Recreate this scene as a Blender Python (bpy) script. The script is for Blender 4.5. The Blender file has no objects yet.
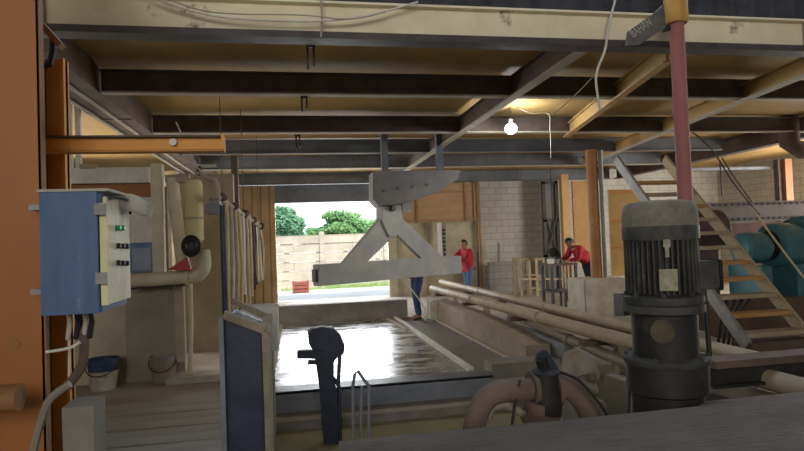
import bpy, bmesh, math, random
from mathutils import Vector, Matrix, noise
random.seed(7)
S = bpy.context.scene
C = S.collection
PI = math.pi

# ------------------------------------------------------------------ camera
F, EYE = 580.0, 1.65
YAW, PITCH, ROLL = math.radians(10.4), math.radians(1.55), math.radians(-2.1)
cd = bpy.data.cameras.new('camera'); cam = bpy.data.objects.new('camera', cd); C.objects.link(cam)
cd.sensor_width = 36; cd.lens = F / 804 * 36; cd.clip_end = 300; cd.clip_start = .05
CR = Matrix.Rotation(-YAW, 4, 'Z') @ Matrix.Rotation(PI / 2 + PITCH, 4, 'X') @ Matrix.Rotation(ROLL, 4, 'Z')
cam.matrix_world = Matrix.Translation((0, 0, EYE)) @ CR
S.camera = cam

def at(px, py, Y=None, Z=None, X=None):
    """real-world point seen in direction (px,py) on the given plane of the building"""
    d = CR.to_3x3() @ Vector(((px - 402) / F, -(py - 225.5) / F, -1))
    t = (Y / d.y) if Y is not None else ((Z - EYE) / d.z if Z is not None else X / d.x)
    return Vector((0, 0, EYE)) + d * t

# ------------------------------------------------------------------ world + lights + exposure
S.view_settings.view_transform = 'Standard'; S.view_settings.look = 'None'
S.view_settings.gamma = 1; S.view_settings.exposure = 0.12
w = bpy.data.worlds.new('world'); S.world = w; w.use_nodes = True
nt = w.node_tree; bg = nt.nodes['Background']
tc = nt.nodes.new('ShaderNodeTexCoord'); sx = nt.nodes.new('ShaderNodeSeparateXYZ')
cr = nt.nodes.new('ShaderNodeValToRGB')
nt.links.new(tc.outputs['Generated'], sx.inputs[0]); nt.links.new(sx.outputs['Z'], cr.inputs[0])
cr.color_ramp.elements[0].position = 0.0; cr.color_ramp.elements[0].color = (.95, .98, 1, 1)
cr.color_ramp.elements[1].position = .6; cr.color_ramp.elements[1].color = (.62, .78, 1, 1)
nt.links.new(cr.outputs[0], bg.inputs[0]); bg.inputs[1].default_value = 2.1

def area(name, loc, target, sx_, sy_, e, col):
    l = bpy.data.lights.new(name, 'AREA'); l.shape = 'RECTANGLE'; l.size = sx_; l.size_y = sy_; l.energy = e; l.color = col
    o = bpy.data.objects.new(name, l); C.objects.link(o); o.location = loc
    o.rotation_euler = (Vector(target) - Vector(loc)).to_track_quat('-Z', 'Y').to_euler()
    o.visible_glossy = True
    return o
area('rear_bay_daylight', (-1.5, -7.6, 4.4), (2.8, 5, 4.6), 7, 3.0, 430, (1, .94, .87))
area('right_side_fill', (13.7, 10.2, 2.0), (5, 12.5, 2.3), 4.6, 2.4, 700, (1, .95, .88))  # added fill lamp brightening the hall under the deck from the right
area('left_side_fill', (-5.7, 11.5, 1.8), (0, 11.5, 2.2), 4.0, 2.2, 200, (1, .95, .86))  # weaker fill lamp, added to lift the left recess and deck panels
area('rear_doorway_daylight', (1.1, 17.6, 1.9), (1.1, 8, .6), 3.2, 2.2, 260, (.92, .96, 1))
sun = bpy.data.lights.new('sun', 'SUN'); sun.energy = 4.5; sun.angle = .3; sun.color = (1, .97, .9)
so = bpy.data.objects.new('sun', sun); C.objects.link(so); so.rotation_euler = (math.radians(38), 0, math.radians(20))

# ------------------------------------------------------------------ materials
def lin(c):
    if isinstance(c, str): c = [int(c[i:i + 2], 16) / 255 for i in (0, 2, 4)]
    return tuple((x / 12.92 if x <= .04045 else ((x + .055) / 1.055) ** 2.4) for x in c) + (1,)
MC = {}
def mat(name, c1, c2=None, sc=4, rough=.8, metal=0, bump=.15, stretch=(1, 1, 1), lo=.38, hi=.66, kind='noise', emit=0, spec=.4, c3=None, rough2=None):
    if name in MC: return MC[name]
    m = bpy.data.materials.new(name); m.use_nodes = True; MC[name] = m
    n = m.node_tree.nodes; L = m.node_tree.links; b = n['Principled BSDF']
    b.inputs['Roughness'].default_value = rough; b.inputs['Metallic'].default_value = metal
    b.inputs['Specular IOR Level'].default_value = spec
    if emit:
        b.inputs['Emission Color'].default_value = lin(c1); b.inputs['Emission Strength'].default_value = emit
    if c2 is None:
        b.inputs['Base Color'].default_value = lin(c1); return m
    t = n.new('ShaderNodeTexCoord'); mp = n.new('ShaderNodeMapping'); mp.inputs['Scale'].default_value = stretch
    L.new(t.outputs['Object'], mp.inputs[0])
    nz = n.new('ShaderNodeTexNoise'); nz.inputs['Scale'].default_value = sc; nz.inputs['Detail'].default_value = 8; nz.inputs['Roughness'].default_value = .65
    L.new(mp.outputs[0], nz.inputs[0])
    r = n.new('ShaderNodeValToRGB'); r.color_ramp.elements[0].position = lo; r.color_ramp.elements[1].position = hi
    r.color_ramp.elements[0].color = lin(c1); r.color_ramp.elements[1].color = lin(c2)
    if c3:
        e = r.color_ramp.elements.new(min(.98, hi + .07)); e.color = lin(c3)
    L.new(nz.outputs[0], r.inputs[0]); out = r.outputs[0]
    if kind in ('block', 'plank'):
        bt = n.new('ShaderNodeTexBrick'); cm = n.new('ShaderNodeCombineXYZ'); sp = n.new('ShaderNodeSeparateXYZ')
        L.new(t.outputs['Object'], sp.inputs[0])
        ad = n.new('ShaderNodeMath'); ad.operation = 'ADD'; L.new(sp.outputs[0], ad.inputs[0]); L.new(sp.outputs[1], ad.inputs[1])
        L.new(ad.outputs[0], cm.inputs[0]); L.new(sp.outputs[2], cm.inputs[1]); L.new(cm.outputs[0], bt.inputs[0])
        bt.inputs['Scale'].default_value = 1
        if kind == 'block': bt.inputs['Brick Width'].default_value = .4; bt.inputs['Row Height'].default_value = .2; bt.inputs['Mortar Size'].default_value = .012
        else: bt.inputs['Brick Width'].default_value = 2.2; bt.inputs['Row Height'].default_value = .33; bt.inputs['Mortar Size'].default_value = .02
        bt.inputs['Color1'].default_value = (1, 1, 1, 1); bt.inputs['Color2'].default_value = (.86, .86, .86, 1); bt.inputs['Mortar'].default_value = (.62, .6, .57, 1)
        mx = n.new('ShaderNodeMix'); mx.data_type = 'RGBA'; mx.blend_type = 'MULTIPLY'; mx.inputs[0].default_value = .8
        L.new(out, mx.inputs[6]); L.new(bt.outputs[0], mx.inputs[7]); out = mx.outputs[2]
    if kind == 'boards':
        wv = n.new('ShaderNodeTexWave'); wv.bands_direction = 'X'; wv.inputs['Scale'].default_value = 1.3; wv.inputs['Distortion'].default_value = .6
        L.new(t.outputs['Object'], wv.inputs[0])
        r3 = n.new('ShaderNodeValToRGB'); r3.color_ramp.elements[0].position = .02; r3.color_ramp.elements[1].position = .1
        r3.color_ramp.elements[0].color = (.45, .42, .4, 1); r3.color_ramp.elements[1].color = (1, 1, 1, 1)
        L.new(wv.outputs[0], r3.inputs[0])
        mx = n.new('ShaderNodeMix'); mx.data_type = 'RGBA'; mx.blend_type = 'MULTIPLY'; mx.inputs[0].default_value = .9
        L.new(out, mx.inputs[6]); L.new(r3.outputs[0], mx.inputs[7]); out = mx.outputs[2]
    L.new(out, b.inputs['Base Color'])
    if rough2 is not None:
        r2 = n.new('ShaderNodeMapRange'); r2.inputs[1].default_value = lo; r2.inputs[2].default_value = hi
        r2.inputs[3].default_value = rough; r2.inputs[4].default_value = rough2
        L.new(nz.outputs[0], r2.inputs[0]); L.new(r2.outputs[0], b.inputs['Roughness'])
    if bump:
        n2 = n.new('ShaderNodeTexNoise'); n2.inputs['Scale'].default_value = sc * 6; n2.inputs['Detail'].default_value = 5
        L.new(mp.outputs[0], n2.inputs[0])
        bp = n.new('ShaderNodeBump'); bp.inputs['Strength'].default_value = bump; bp.inputs['Distance'].default_value = .02
        L.new(n2.outputs[0], bp.inputs['Height']); L.new(bp.outputs[0], b.inputs['Normal'])
    return m
M = dict(
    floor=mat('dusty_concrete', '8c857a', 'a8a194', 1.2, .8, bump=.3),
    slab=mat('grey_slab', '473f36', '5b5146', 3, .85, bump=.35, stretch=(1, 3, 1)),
    pit=mat('olive_sludge', '928d6c', 'a5a07e', 2, .7),
    wet=mat('wet_floor', '50514d', '8f8e86', 2.6, .13, spec=.9, rough2=.42, bump=.06, lo=.42, hi=.62, stretch=(.8, 1.6, 1)),
    kerb=mat('kerb_concrete', '77736b', '8f8a80', 3, .8),
    paleconc=mat('pale_concrete', '9d9687', 'bcb5a4', 2.5, .85, c3='6f6759'),
    limewash=mat('limewashed_blocks', 'a8a49b', 'bab6ab', 1.2, .9, kind='block', c3='77726a'),
    greywall=mat('grey_rendered_wall', '85827c', '9d9a92', 1.1, .9, kind='block', c3='5d5b57'),
    creamwall=mat('cream_plaster', '9a917c', 'b7ad94', 1.4, .9, c3='6d6657'),
    tanboards=mat('tan_boards', '8f7658', 'aa8d69', 1.2, .85, kind='boards'),
    outconc=mat('outdoor_concrete', 'c9c4ba', 'dedad0', .7, .95),
    fence=mat('precast_fence', 'b5aa98', 'd0c6b4', 1.5, .9, kind='plank'),
    creamsteel=mat('cream_steel', 'd6caab', 'e4d9bc', 2.5, .65, c3='7e765f', lo=.35, hi=.62),
    darksteel=mat('dark_steel', '3a3331', '4b4340', 5, .6),
    brownsteel=mat('brown_purlin', '4a3d38', '5c4e47', 4, .75),
    rust=mat('rusty_brown', '4c3e36', '625044', 3, .8),
    flange=mat('dusty_flange', '948a7a', 'aaa08e', 3, .8),
    panel=mat('ochre_deck_panel', '98794a', 'b39258', 1.0, .75, c3='735a3a', stretch=(1, .5, 1)),
    greybeam=mat('grey_beam', '5a5d62', '6c6f74', 2, .8),
    orange=mat('orange_paint', '824a18', '94591f', 1.3, .55, c3='663c1a', lo=.3, hi=.66, bump=.05),
    orange2=mat('orange_channel', 'b8772c', 'c88b3c', 2.5, .6, c3='805028', bump=.05),
    ochre=mat('ochre_column', 'a5804f', 'b8925e', 2, .65),
    blue=mat('blue_enamel', '3a5070', '465e80', 6, .6, stretch=(3, 3, .5), c3='7c8896', lo=.35, hi=.66, bump=.03),
    bluep=mat('faded_blue', '56708f', '7288a2', 4, .7),
    creampaint=mat('cream_paint', 'b3ab8f', 'c8c0a5', 4, .6, c3='7f7760'),
    yellow=mat('pale_yellow', 'b9b180', 'c9c191', 3, .6, c3='8d8664'),
    pipe=mat('tan_pipe', '96886f', 'ab9d83', 3, .6, c3='86755a'),
    greypipe=mat('grey_pipe', '6f6659', '83796a', 3, .6),
    redpole=mat('faded_red_paint', '87504c', '9c6660', 3, .7, c3='a89a90', stretch=(1, 1, .4)),
    yellowcol=mat('yellow_collar', 'a8803a', 'bd9349', 5, .6),
    motor=mat('dusty_black_cast', '2c2b28', '4a4842', 5, .7, c3='8b8578', lo=.4, hi=.66),
    motorcap=mat('dust_covered_cap', '59554c', '827b6e', 5, .9),
    motorlow=mat('black_cast', '161513', '2c2926', 4, .6, c3='6a6048'),
    plate=mat('dusty_plate', '77735f', '9a957c', 20, .6),
    teal=mat('teal_enamel', '335f66', '41737a', 2.5, .45, c3='51706c', bump=.05),
    steelgrey=mat('grey_steel', '75736f', '8a8782', 4, .6),
    white=mat('white_paint', 'b9b7af', 'cfcdc5', 5, .7),
    bone=mat('stair_timber', '94836a', 'a8967a', 4, .8, stretch=(1, 6, 6)),
    tread=mat('tread_timber', '9a7040', 'b58a55', 5, .8, stretch=(1, 6, 6)),
    black=mat('black_rubber', '191818', '272524', 8, .6),
    navy=mat('navy_steel', '1d2433', '2c3547', 4, .5),
    slate=mat('slate_blue_steel', '6c7078', '82868c', 2.5, .6),
    red=mat('red_paint', 'a0302a', 'b5413a', 5, .6),
    redshirt=mat('red_shirt', '8e1b29', 'a22834', 9, .9),
    jeans=mat('blue_jeans', '45607f', '577291', 12, .95),
    trousers=mat('dark_trousers', '232630', '31343f', 12, .95),
    skin=mat('skin', '8a5c42', '986a4e', 10, .6, bump=0),
    hair=mat('black_hair', '15110f', '221c18', 30, .6),
    shoe=mat('dark_shoe', '2a2420', '3a332d', 10, .7),
    foliage=mat('leaf_green', '56804a', '83a866', .9, .7, bump=0),
    foliage2=mat('leaf_dark_green', '4d7a58', '76a079', .9, .7, bump=0),
    bark=mat('bark', '5a4a3a', '6e5c48', 5, .9),
    grass=mat('weeds_green', '7d9a50', 'a3b878', 2, .9, bump=0),
    crate=mat('faded_red_crate', 'a0574c', 'b56a5e', 5, .8),
    roof=mat('corrugated_dark', '2b2a2f', '3b3a3f', 3, .7, stretch=(1, 1, 3)),
    mudblue=mat('blue_bucket', '232f49', '324162', 6, .6),
    bucketwhite=mat('mud_white_bucket', '8d8778', 'b4ad9b', 5, .8),
    sludge=mat('dried_slurry', '7a705f', '948a76', 6, .95, bump=.6),
    green=mat('green_button', '1f9a4a', None, rough=.4),
    rope=mat('pale_cord', 'b7b2a4', 'cac5b7', 10, .9),
    brass=mat('tan_hose', 'b09a72', 'c4b08c', 6, .7),
    lamp=mat('lit_lamp', 'f4fbff', None, emit=14),
    seal=mat('dark_door', '3a3835', '4a4844', 3, .8),
    sooty=mat('sooty_orange', '6b4a2a', '8a5f34', 2, .7),
)

# ------------------------------------------------------------------ builders
class MB:
    def __init__(s): s.bm = bmesh.new()
    def poly(s, vs, fs):
        v = [s.bm.verts.new(Vector(p)) for p in vs]
        for f in fs:
            try: s.bm.faces.new([v[i] for i in f])
            except ValueError: pass
        return s
    def box(s, a, b):
        (x0, y0, z0), (x1, y1, z1) = a, b
        x0, x1 = sorted((x0, x1)); y0, y1 = sorted((y0, y1)); z0, z1 = sorted((z0, z1))
        return s.poly([(x0, y0, z0), (x1, y0, z0), (x1, y1, z0), (x0, y1, z0), (x0, y0, z1), (x1, y0, z1), (x1, y1, z1), (x0, y1, z1)],
                      [(0, 3, 2, 1), (4, 5, 6, 7), (0, 1, 5, 4), (1, 2, 6, 5), (2, 3, 7, 6), (3, 0, 4, 7)])
    def beam(s, p, q, w_, h, up=(0, 0, 1)):
        """rectangular bar from p to q, w_ wide sideways, h along up"""
        p, q = Vector(p), Vector(q); d = (q - p).normalized(); u = Vector(up)
        sd = d.cross(u).normalized(); u = sd.cross(d).normalized()
        vs = [c + sd * a * w_ / 2 + u * b_ * h / 2 for c in (p, q) for a, b_ in ((-1, -1), (1, -1), (1, 1), (-1, 1))]
        return s.poly(vs, [(0, 1, 2, 3), (7, 6, 5, 4), (0, 4, 5, 1), (1, 5, 6, 2), (2, 6, 7, 3), (3, 7, 4, 0)])
    def prism(s, pts, off):
        """closed outline of 3D points pushed along off"""
        n = len(pts); off = Vector(off); a = [Vector(p) for p in pts]
        vs = a + [p + off for p in a]
        return s.poly(vs, [tuple(range(n)), tuple(range(2 * n - 1, n - 1, -1))] + [(i, i + n, (i + 1) % n + n, (i + 1) % n) for i in range(n)])
    def tube(s, pts, r, seg=12, cap=True):
        pts = [Vector(p) for p in pts]; rs = r if isinstance(r, (list, tuple)) else [r] * len(pts)
        rings = []; prev = None
        for i, p in enumerate(pts):
            d = (pts[min(i + 1, len(pts) - 1)] - pts[max(i - 1, 0)])
            d = d.normalized() if d.length > 1e-9 else Vector((0, 0, 1))
            u = prev if prev is not None else (Vector((0, 0, 1)) if abs(d.z) < .9 else Vector((1, 0, 0)))
            u = (u - d * u.dot(d)); u = u.normalized() if u.length > 1e-6 else d.orthogonal().normalized()
            prev = u; v = d.cross(u)
            rings.append([s.bm.verts.new(p + (u * math.cos(2 * PI * k / seg) + v * math.sin(2 * PI * k / seg)) * rs[i]) for k in range(seg)])
        for a, b in zip(rings, rings[1:]):
            for k in range(seg): s.bm.faces.new((a[k], a[(k + 1) % seg], b[(k + 1) % seg], b[k]))
        if cap: s.bm.faces.new(rings[0][::-1]); s.bm.faces.new(rings[-1])
        return s
    def lathe(s, prof, c=(0, 0, 0), axis='Z', seg=32):
        """prof: list of (radius, height) from bottom"""
        c = Vector(c); rings = []
        for r, h in prof:
            ring = []
            for k in range(seg):
                a = 2 * PI * k / seg; x, y = r * math.cos(a), r * math.sin(a)
                v = {'Z': (x, y, h), 'X': (h, x, y), 'Y': (y, h, x)}[axis]
                ring.append(s.bm.verts.new(c + Vector(v)))
            rings.append(ring)
        for a, b in zip(rings, rings[1:]):
            for k in range(seg): s.bm.faces.new((a[k], a[(k + 1) % seg], b[(k + 1) % seg], b[k]))
        s.bm.faces.new(rings[0][::-1]); s.bm.faces.new(rings[-1]); return s
    def rough(s, amt, sc=6, cuts=0):
        if cuts: bmesh.ops.subdivide_edges(s.bm, edges=s.bm.edges[:], cuts=cuts, use_grid_fill=True)
        for v in s.bm.verts: v.co += noise.noise_vector(v.co * sc) * amt
        return s
    def build(s, name, m, parent=None, bevel=0, smooth=True, label=None, cat=None, group=None, kind=None):
        bmesh.ops.recalc_face_normals(s.bm, faces=s.bm.faces[:])
        cos = [v.co for v in s.bm.verts]
        if parent is None:
            o_ = Vector(((min(c.x for c in cos) + max(c.x for c in cos)) / 2, (min(c.y for c in cos) + max(c.y for c in cos)) / 2, min(c.z for c in cos)))
            if kind == 'structure': o_ = Vector((0, 0, 0))
        else:
            o_ = worldloc(parent)
        for v in s.bm.verts: v.co -= o_
        if bevel: bmesh.ops.bevel(s.bm, geom=s.bm.edges[:], offset=bevel, segments=2, affect='EDGES', clamp_overlap=True)
        me = bpy.data.meshes.new(name); s.bm.to_mesh(me); s.bm.free()
        return link(name, me, m, parent, o_, smooth, label, cat, group, kind)

def worldloc(o):
    v = Vector(o.location)
    while o.parent: o = o.parent; v += Vector(o.location)
    return v
def link(name, me, m, parent, o_, smooth=True, label=None, cat=None, group=None, kind=None):
    o = bpy.data.objects.new(name, me); C.objects.link(o)
    if parent is None: o.location = o_
    else: o.parent = parent
    me.materials.append(m)
    if smooth:
        for p in me.polygons: p.use_smooth = True
        try: me.set_sharp_from_angle(angle=math.radians(38))
        except Exception: pass
    tag(o, label, cat, group, kind); return o
def tag(o, label=None, cat=None, group=None, kind=None):
    if label: o['label'] = label
    if cat: o['category'] = cat
    if group: o['group'] = group
    if kind: o['kind'] = kind
    return o
def thing(name, loc, label, cat, group=None):
    o = bpy.data.objects.new(name, None); C.objects.link(o); o.location = loc; o.empty_display_size = .1
    return tag(o, label, cat, group)
def dup(root, delta, label=None):
    r = root.copy(); C.objects.link(r); r.location = Vector(root.location) + Vector(delta)
    if label: r['label'] = label
    for ch in list(root.children):
        c = ch.copy(); C.objects.link(c); c.parent = r
        for g in ch.children:
            d = g.copy(); C.objects.link(d); d.parent = c
    return r
ST = 'structure'

# ================================================================== SETTING
b = MB()                                         # hall floor, thick, leaving the pump pit open
b.box((-6, -8, -.4), (-.45, 17, 0)); b.box((-.45, 6.55, -.4), (14, 17, 0)); b.box((-.45, -8, -.4), (14, 1.2, 0)); b.box((4.3, 1.2, -.4), (14, 6.55, 0))
b.build('floor', M['floor'], kind=ST)
MB().box((-.45, 1.2, -.45), (4.3, 6.55, -.3)).build('floor_pit', M['pit'], kind=ST)
MB().box((-.32, 6.78, 0), (1.98, 12.3, .012)).build('floor_pool', M['wet'], kind=ST)
MB().box((2.1, 6.9, 0), (2.74, 12.3, .012)).build('floor_gutter', mat('damp_concrete', '57534b', '6d685e', 3, .45, rough2=.7), kind=ST)
MB().box((-30, 17.0, -.3), (40, 60, .0)).build('ground', M['outconc'], kind=ST)
# walls
WY = 17.1
MB().box((-6, WY, 0), (-.57, WY + .2, 3.4)).build('wall_back', M['tanboards'], kind=ST)
MB().box((-.57, WY, 2.88), (2.7, WY + .2, 3.4)).build('wall_back_lintel', M['greybeam'], kind=ST)
MB().box((2.7, WY, 0), (5.4, WY + .2, 3.9)).build('wall_back_middle', M['creamwall'], kind=ST)
MB().box((5.4, WY, 0), (14, WY + .2, 5.5)).build('wall_back_right', M['limewash'], kind=ST)
MB().box((-.57, WY, 0), (2.7, WY + .2, .02)).build('trim_1', M['outconc'], kind=ST)
b = MB(); b.box((13.9, -8, 0), (14.1, 8, 5.5)); b.box((13.9, 12.9, 0), (14.1, WY + .2, 5.5)); b.box((13.9, 8, 3.5), (14.1, 12.9, 5.5)); b.box((13.9, 8, 0), (14.1, 12.9, .9))  # unseen opening put in to go with the added right fill lamp
b.build('wall_right', M['limewash'], kind=ST)
b = MB(); b.box((-6.1, -8, 0), (-5.9, 9.3, 6.6)); b.box((-6.1, 13.7, 0), (-5.9, WY, 6.6)); b.box((-6.1, 9.3, 3.2), (-5.9, 13.7, 6.6)); b.box((-6.1, 9.3, 0), (-5.9, 13.7, .7))  # gap in this wall is invented for the left fill lamp
b.build('wall_left', M['creamwall'], kind=ST)
b = MB(); b.box((-6, -8.2, 0), (14, -8, 2.6)); b.box((3, -8.2, 2.6), (14, -8, 6.6)); b.box((-6, -8.2, 6.1), (3, -8, 6.6)); b.box((-6, -8.2, 2.6), (-5.4, -8, 6.1))
b.build('wall_rear', M['greywall'], kind=ST)
MB().box((-6, -8, 6.6), (14, 3.9, 6.7)).build('ceiling_rear_bay', M['roof'], kind=ST)
# transverse cream wall on the left, partition further back
b = MB(); b.box((-6, 7.9, 0), (-1.62, 8.1, 2.47)); b.box((-6, 13.5, 0), (-2.55, 13.7, 3.4))
b.build('wall_left_cream', M['creamwall'], kind=ST)
MB().box((-1.9, 9.75, 0), (-.98, 9.95, 2.85)).build('wall_left_recess', mat('beige_render', '8f8371', 'a59985', 1.4, .9, c3='6d6355'), kind=ST)
# deck (mezzanine underside) in ochre panels
MB().box((-6, 4.95, 3.72), (14, WY + .2, 3.78)).build('ceiling', M['panel'], kind=ST)
MB().box((-6, 4.7, 6.6), (-5.9, 4.9, 6.7)).build('trim_2', M['roof'], kind=ST)

# ================================================================== OVERHEAD STEEL
def ibeam(name, p0, p1, z0, h, wd, mweb, mfl, label, group=None, cat='beam'):
    t = thing(name, ((p0[0] + p1[0]) / 2, (p0[1] + p1[1]) / 2, z0), label, cat, group)
    a = Vector((p0[0], p0[1], 0)); c = Vector((p1[0], p1[1], 0)); up = Vector((0, 0, 1))
    MB().beam(a + up * (z0 + h / 2), c + up * (z0 + h / 2), .03, h - .04).build('web', mweb, t)
    MB().beam(a + up * (z0 + .01), c + up * (z0 + .01), wd, .02).build('bottom_flange', mfl, t)
    MB().beam(a + up * (z0 + h - .01), c + up * (z0 + h - .01), wd, .02).build('top_flange', mweb, t)
    return t
# front cream girder
t = thing('front_girder', (3, 4.95, 3.4), 'long cream painted steel girder with dark underside across the top of the hall', 'beam')
MB().box((-2.2, 4.93, 3.44), (9, 4.97, 3.68)).build('web', M['creamsteel'], t)
MB().box((-2.2, 4.86, 3.38), (9, 5.04, 3.44)).rough(.006, 9, 0).build('bottom_flange', M['darksteel'], t)
MB().box((-2.2, 4.86, 3.68), (9, 5.04, 3.70)).build('top_flange', M['creamsteel'], t)
for x in (-1.9, 5.05, 8.4): MB().box((x, 4.87, 3.44), (x + .09 if x > 0 else x + .02, 4.93, 3.68)).build('stiffener', M['flange'], t)
# corrugated dark sheet above the girder
b = MB(); n = 260; vs = []; fs = []
for i in range(n + 1):
    x = -2.6 + 11.8 * i / n; y = 4.9 + .018 * math.sin(i * 1.25)
    vs += [(x, y, 3.69), (x, y, 3.955 + .012 * noise.noise(Vector((x * 7, 0, 0)))), (x, y + .012, 3.955 + .012 * noise.noise(Vector((x * 7, 0, 0)))), (x, y + .012, 3.69)]
    if i: k = 4 * i; fs += [(k - 4, k, k + 1, k - 3), (k - 3, k + 1, k + 2, k - 2), (k - 2, k + 2, k + 3, k - 1), (k - 1, k + 3, k, k - 4)]
b.poly(vs, fs).build('corrugated_sheet', M['roof'], label='dark corrugated metal edging sheet above the cream front girder', cat='metal sheet')
# transverse joists
J = [(6.85, 'first dark joist behind the cream front girder', 'brownsteel', .26), (9.2, 'second dark transverse joist behind the cream girder, short of the glowing lamp', 'brownsteel', .27)]
for y, lab, m_, h in J:
    ibeam('transverse_joist', (-2.06, y), (9.4, y), 3.4, h, .12, M[m_], M['flange'], lab, 'transverse joists under the deck')
ibeam('transverse_joist', (-2.06, 11.4), (9.4, 11.4), 3.42, .27, .12, M['greybeam'], M['greybeam'], 'third dark transverse joist, deep in the hall behind the lamp', 'transverse joists under the deck')
ibeam('transverse_joist', (-2.06, 13.6), (9.4, 13.6), 3.4, .31, .14, M['greybeam'], M['flange'], 'grey transverse joist nearest the bright rear doorway', 'transverse joists under the deck')
ibeam('transverse_joist', (-1.7, 16.8), (9.8, 16.8), 3.38, .32, .14, M['greybeam'], M['greybeam'], 'farthest transverse joist, directly over the rear doorway wall', 'transverse joists under the deck')
# longitudinal girders
t = thing('side_girder', (-2.45, 9, 3.4), 'deep brown longitudinal girder running back along the left wall', 'beam')
MB().box((-2.5, 5.05, 3.41), (-2.08, 16.5, 3.715)).build('web', M['rust'], t)
MB().box((-2.52, 5.05, 3.385), (-2.48, 16.5, 3.41)).build('lower_edge', M['flange'], t)
MB().box((-2.32, 5.05, 3.395), (-2.27, 16.5, 3.41)).build('seam_strip', M['flange'], t)
for i in range(5): MB().box((-2.48, 5.9 + 2.3 * i, 3.40), (-2.1, 5.93 + 2.3 * i, 3.412)).build('stiffener', M['rust'], t)
def longi(p0, p1, lab, mw='brownsteel', mf='flange', h=.26, wd=.12, z=3.38):
    return ibeam('longitudinal_girder', p0, p1, z, h, wd, M[mw], M[mf], lab, 'longitudinal girders under the deck')
longi((2.72, 5.05), (2.72, 16.6), 'longitudinal girder with pale lower edge running back beside the glowing lamp')
longi((3.8, 5.3), (4.75, 9.5), 'ochre skewed girder behind the red pole, second from the lamp', 'panel', 'ochre', .2, .1)
longi((5.75, 5.2), (7.2, 13.5), 'ochre skewed girder reaching from the right end of the front girder towards the staircase top', 'panel', 'flange', .22, .12)
longi((9.75, 8.6), (9.95, 16.6), 'heavy brown girder above the limewashed block wall on the right', 'rust', 'darksteel', .34, .25, 3.36)
MB().box((9.6, 8.35, 3.1), (10.1, 8.59, 3.71)).build('corbel', M['rust'], label='brown steel bracket at the near end of the heavy right-hand girder', cat='bracket')
p = at(787, 103, Y=9.3); q = at(790, 150, Y=9.3)
b = MB(); b.tube([Vector((p.x, p.y, 3.70)), p, q + Vector((0, 0, .12)), q + Vector((.25, 0, 0)), q + Vector((.7, 0, 0))], .17, 16); b.build('duct', M['rust'], label='fat brown duct elbow under the deck at the far right', cat='duct')
# clamps hanging under the first joists
def clamp(px, py0, py1, Y, lab):
    a = at(px, py0, Y=Y); c = at(px, py1, Y=Y); t = thing('beam_clamp', (a.x, Y, c.z), lab, 'clamp', 'clamps on the joists')
    MB().box((a.x - .025, Y - .03, c.z), (a.x - .005, Y, a.z)).build('hook', M['black'], t); MB().box((a.x + .03, Y - .03, c.z + .03), (a.x + .05, Y, a.z)).build('hook', M['black'], t)
    MB().box((a.x - .03, Y - .03, a.z - .01), (a.x + .055, Y, a.z + .02)).build('bridge', M['darksteel'], t)
clamp(309, 47, 70, 5.3, 'pair of dark hanging hooks just under the cream front girder')
clamp(303, 98, 112, 6.8, 'small pair of hooks under the first dark joist')
clamp(297, 136, 149, 9.1, 'small pale-lit hook pair under the second dark joist')
# lamp
L0 = at(511, 128, Y=8.7)
t = thing('ceiling_lamp', L0, 'glowing white electric bulb hanging under the deck', 'lamp')
MB().lathe([(.005, -.1), (.055, -.085), (.09, -.04), (.096, 0), (.075, .045), (.03, .075)], L0, seg=20).build('bulb', M['lamp'], t)
MB().lathe([(.03, .07), (.032, .13), (.012, .15)], L0, seg=14).build('lamp_holder', M['white'], t)
MB().tube([L0 + Vector((0, 0, .15)), (L0.x, 8.7, 3.72)], .006, 6).build('cord', M['black'], t)
pl = bpy.data.lights.new('bulb_light', 'POINT'); pl.energy = 60; pl.shadow_soft_size = .09; pl.color = (.9, .96, 1)
po = bpy.data.objects.new('bulb_light', pl); C.objects.link(po); po.location = L0 + Vector((0, -.12, -.1))
# wires
def wire(pts, lab, r=.006, m_='rope', name='cable', cat='cable', sub=6, Y=None):
    P_ = [Vector(p) if len(p) == 3 else at(*p, Y=Y) for p in pts]
    out = []
    for i in range(len(P_) - 1):                      # Catmull-Rom through the points
        p0 = P_[max(i - 1, 0)]; p1 = P_[i]; p2 = P_[i + 1]; p3 = P_[min(i + 2, len(P_) - 1)]
        for k in range(sub):
            t_ = k / sub
            out.append(.5 * ((2 * p1) + (p2 - p0) * t_ + (2 * p0 - 5 * p1 + 4 * p2 - p3) * t_ ** 2 + (3 * p1 - p0 - 3 * p2 + p3) * t_ ** 3))
    out.append(P_[-1])
    if lab is None: return out
    return MB().tube(out, r, 8).build(name, M[m_], label=lab, cat=cat)
wire([(150, -4), (175, 6), (215, 16), (260, 20), (320, 21), (370, 15), (418, 2)], 'pale cable sagging across the cream front girder', .009, Y=4.8)
wire([(160, -4), (200, 10), (240, 14), (300, 15), (350, 19), (385, 12)], 'thin brown cable looped above the sagging pale one', .006, 'flange', Y=4.78)
wire([(321, -3), (322, 20), (321, 37)], 'short vertical grey cable hanging on the cream girder', .009, 'flange', Y=4.85)
wire([(518, 107), (530, 113), (548, 114), (550, 128), (551, 158)], 'thin white wire dangling beside the glowing bulb', .006, Y=8.4)
wire([(616, -3), (609, 25), (605, 50), (598, 68), (596, 82), (600, 110)], 'knotted pale cable dangling over the cream girder left of the red pole', .011, Y=4.84)
wire([(597, 72), (585, 85), (570, 100), (552, 116)], 'thin grey cord stretched from the knotted cable down to the left', .005, 'flange', Y=5.6)

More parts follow.
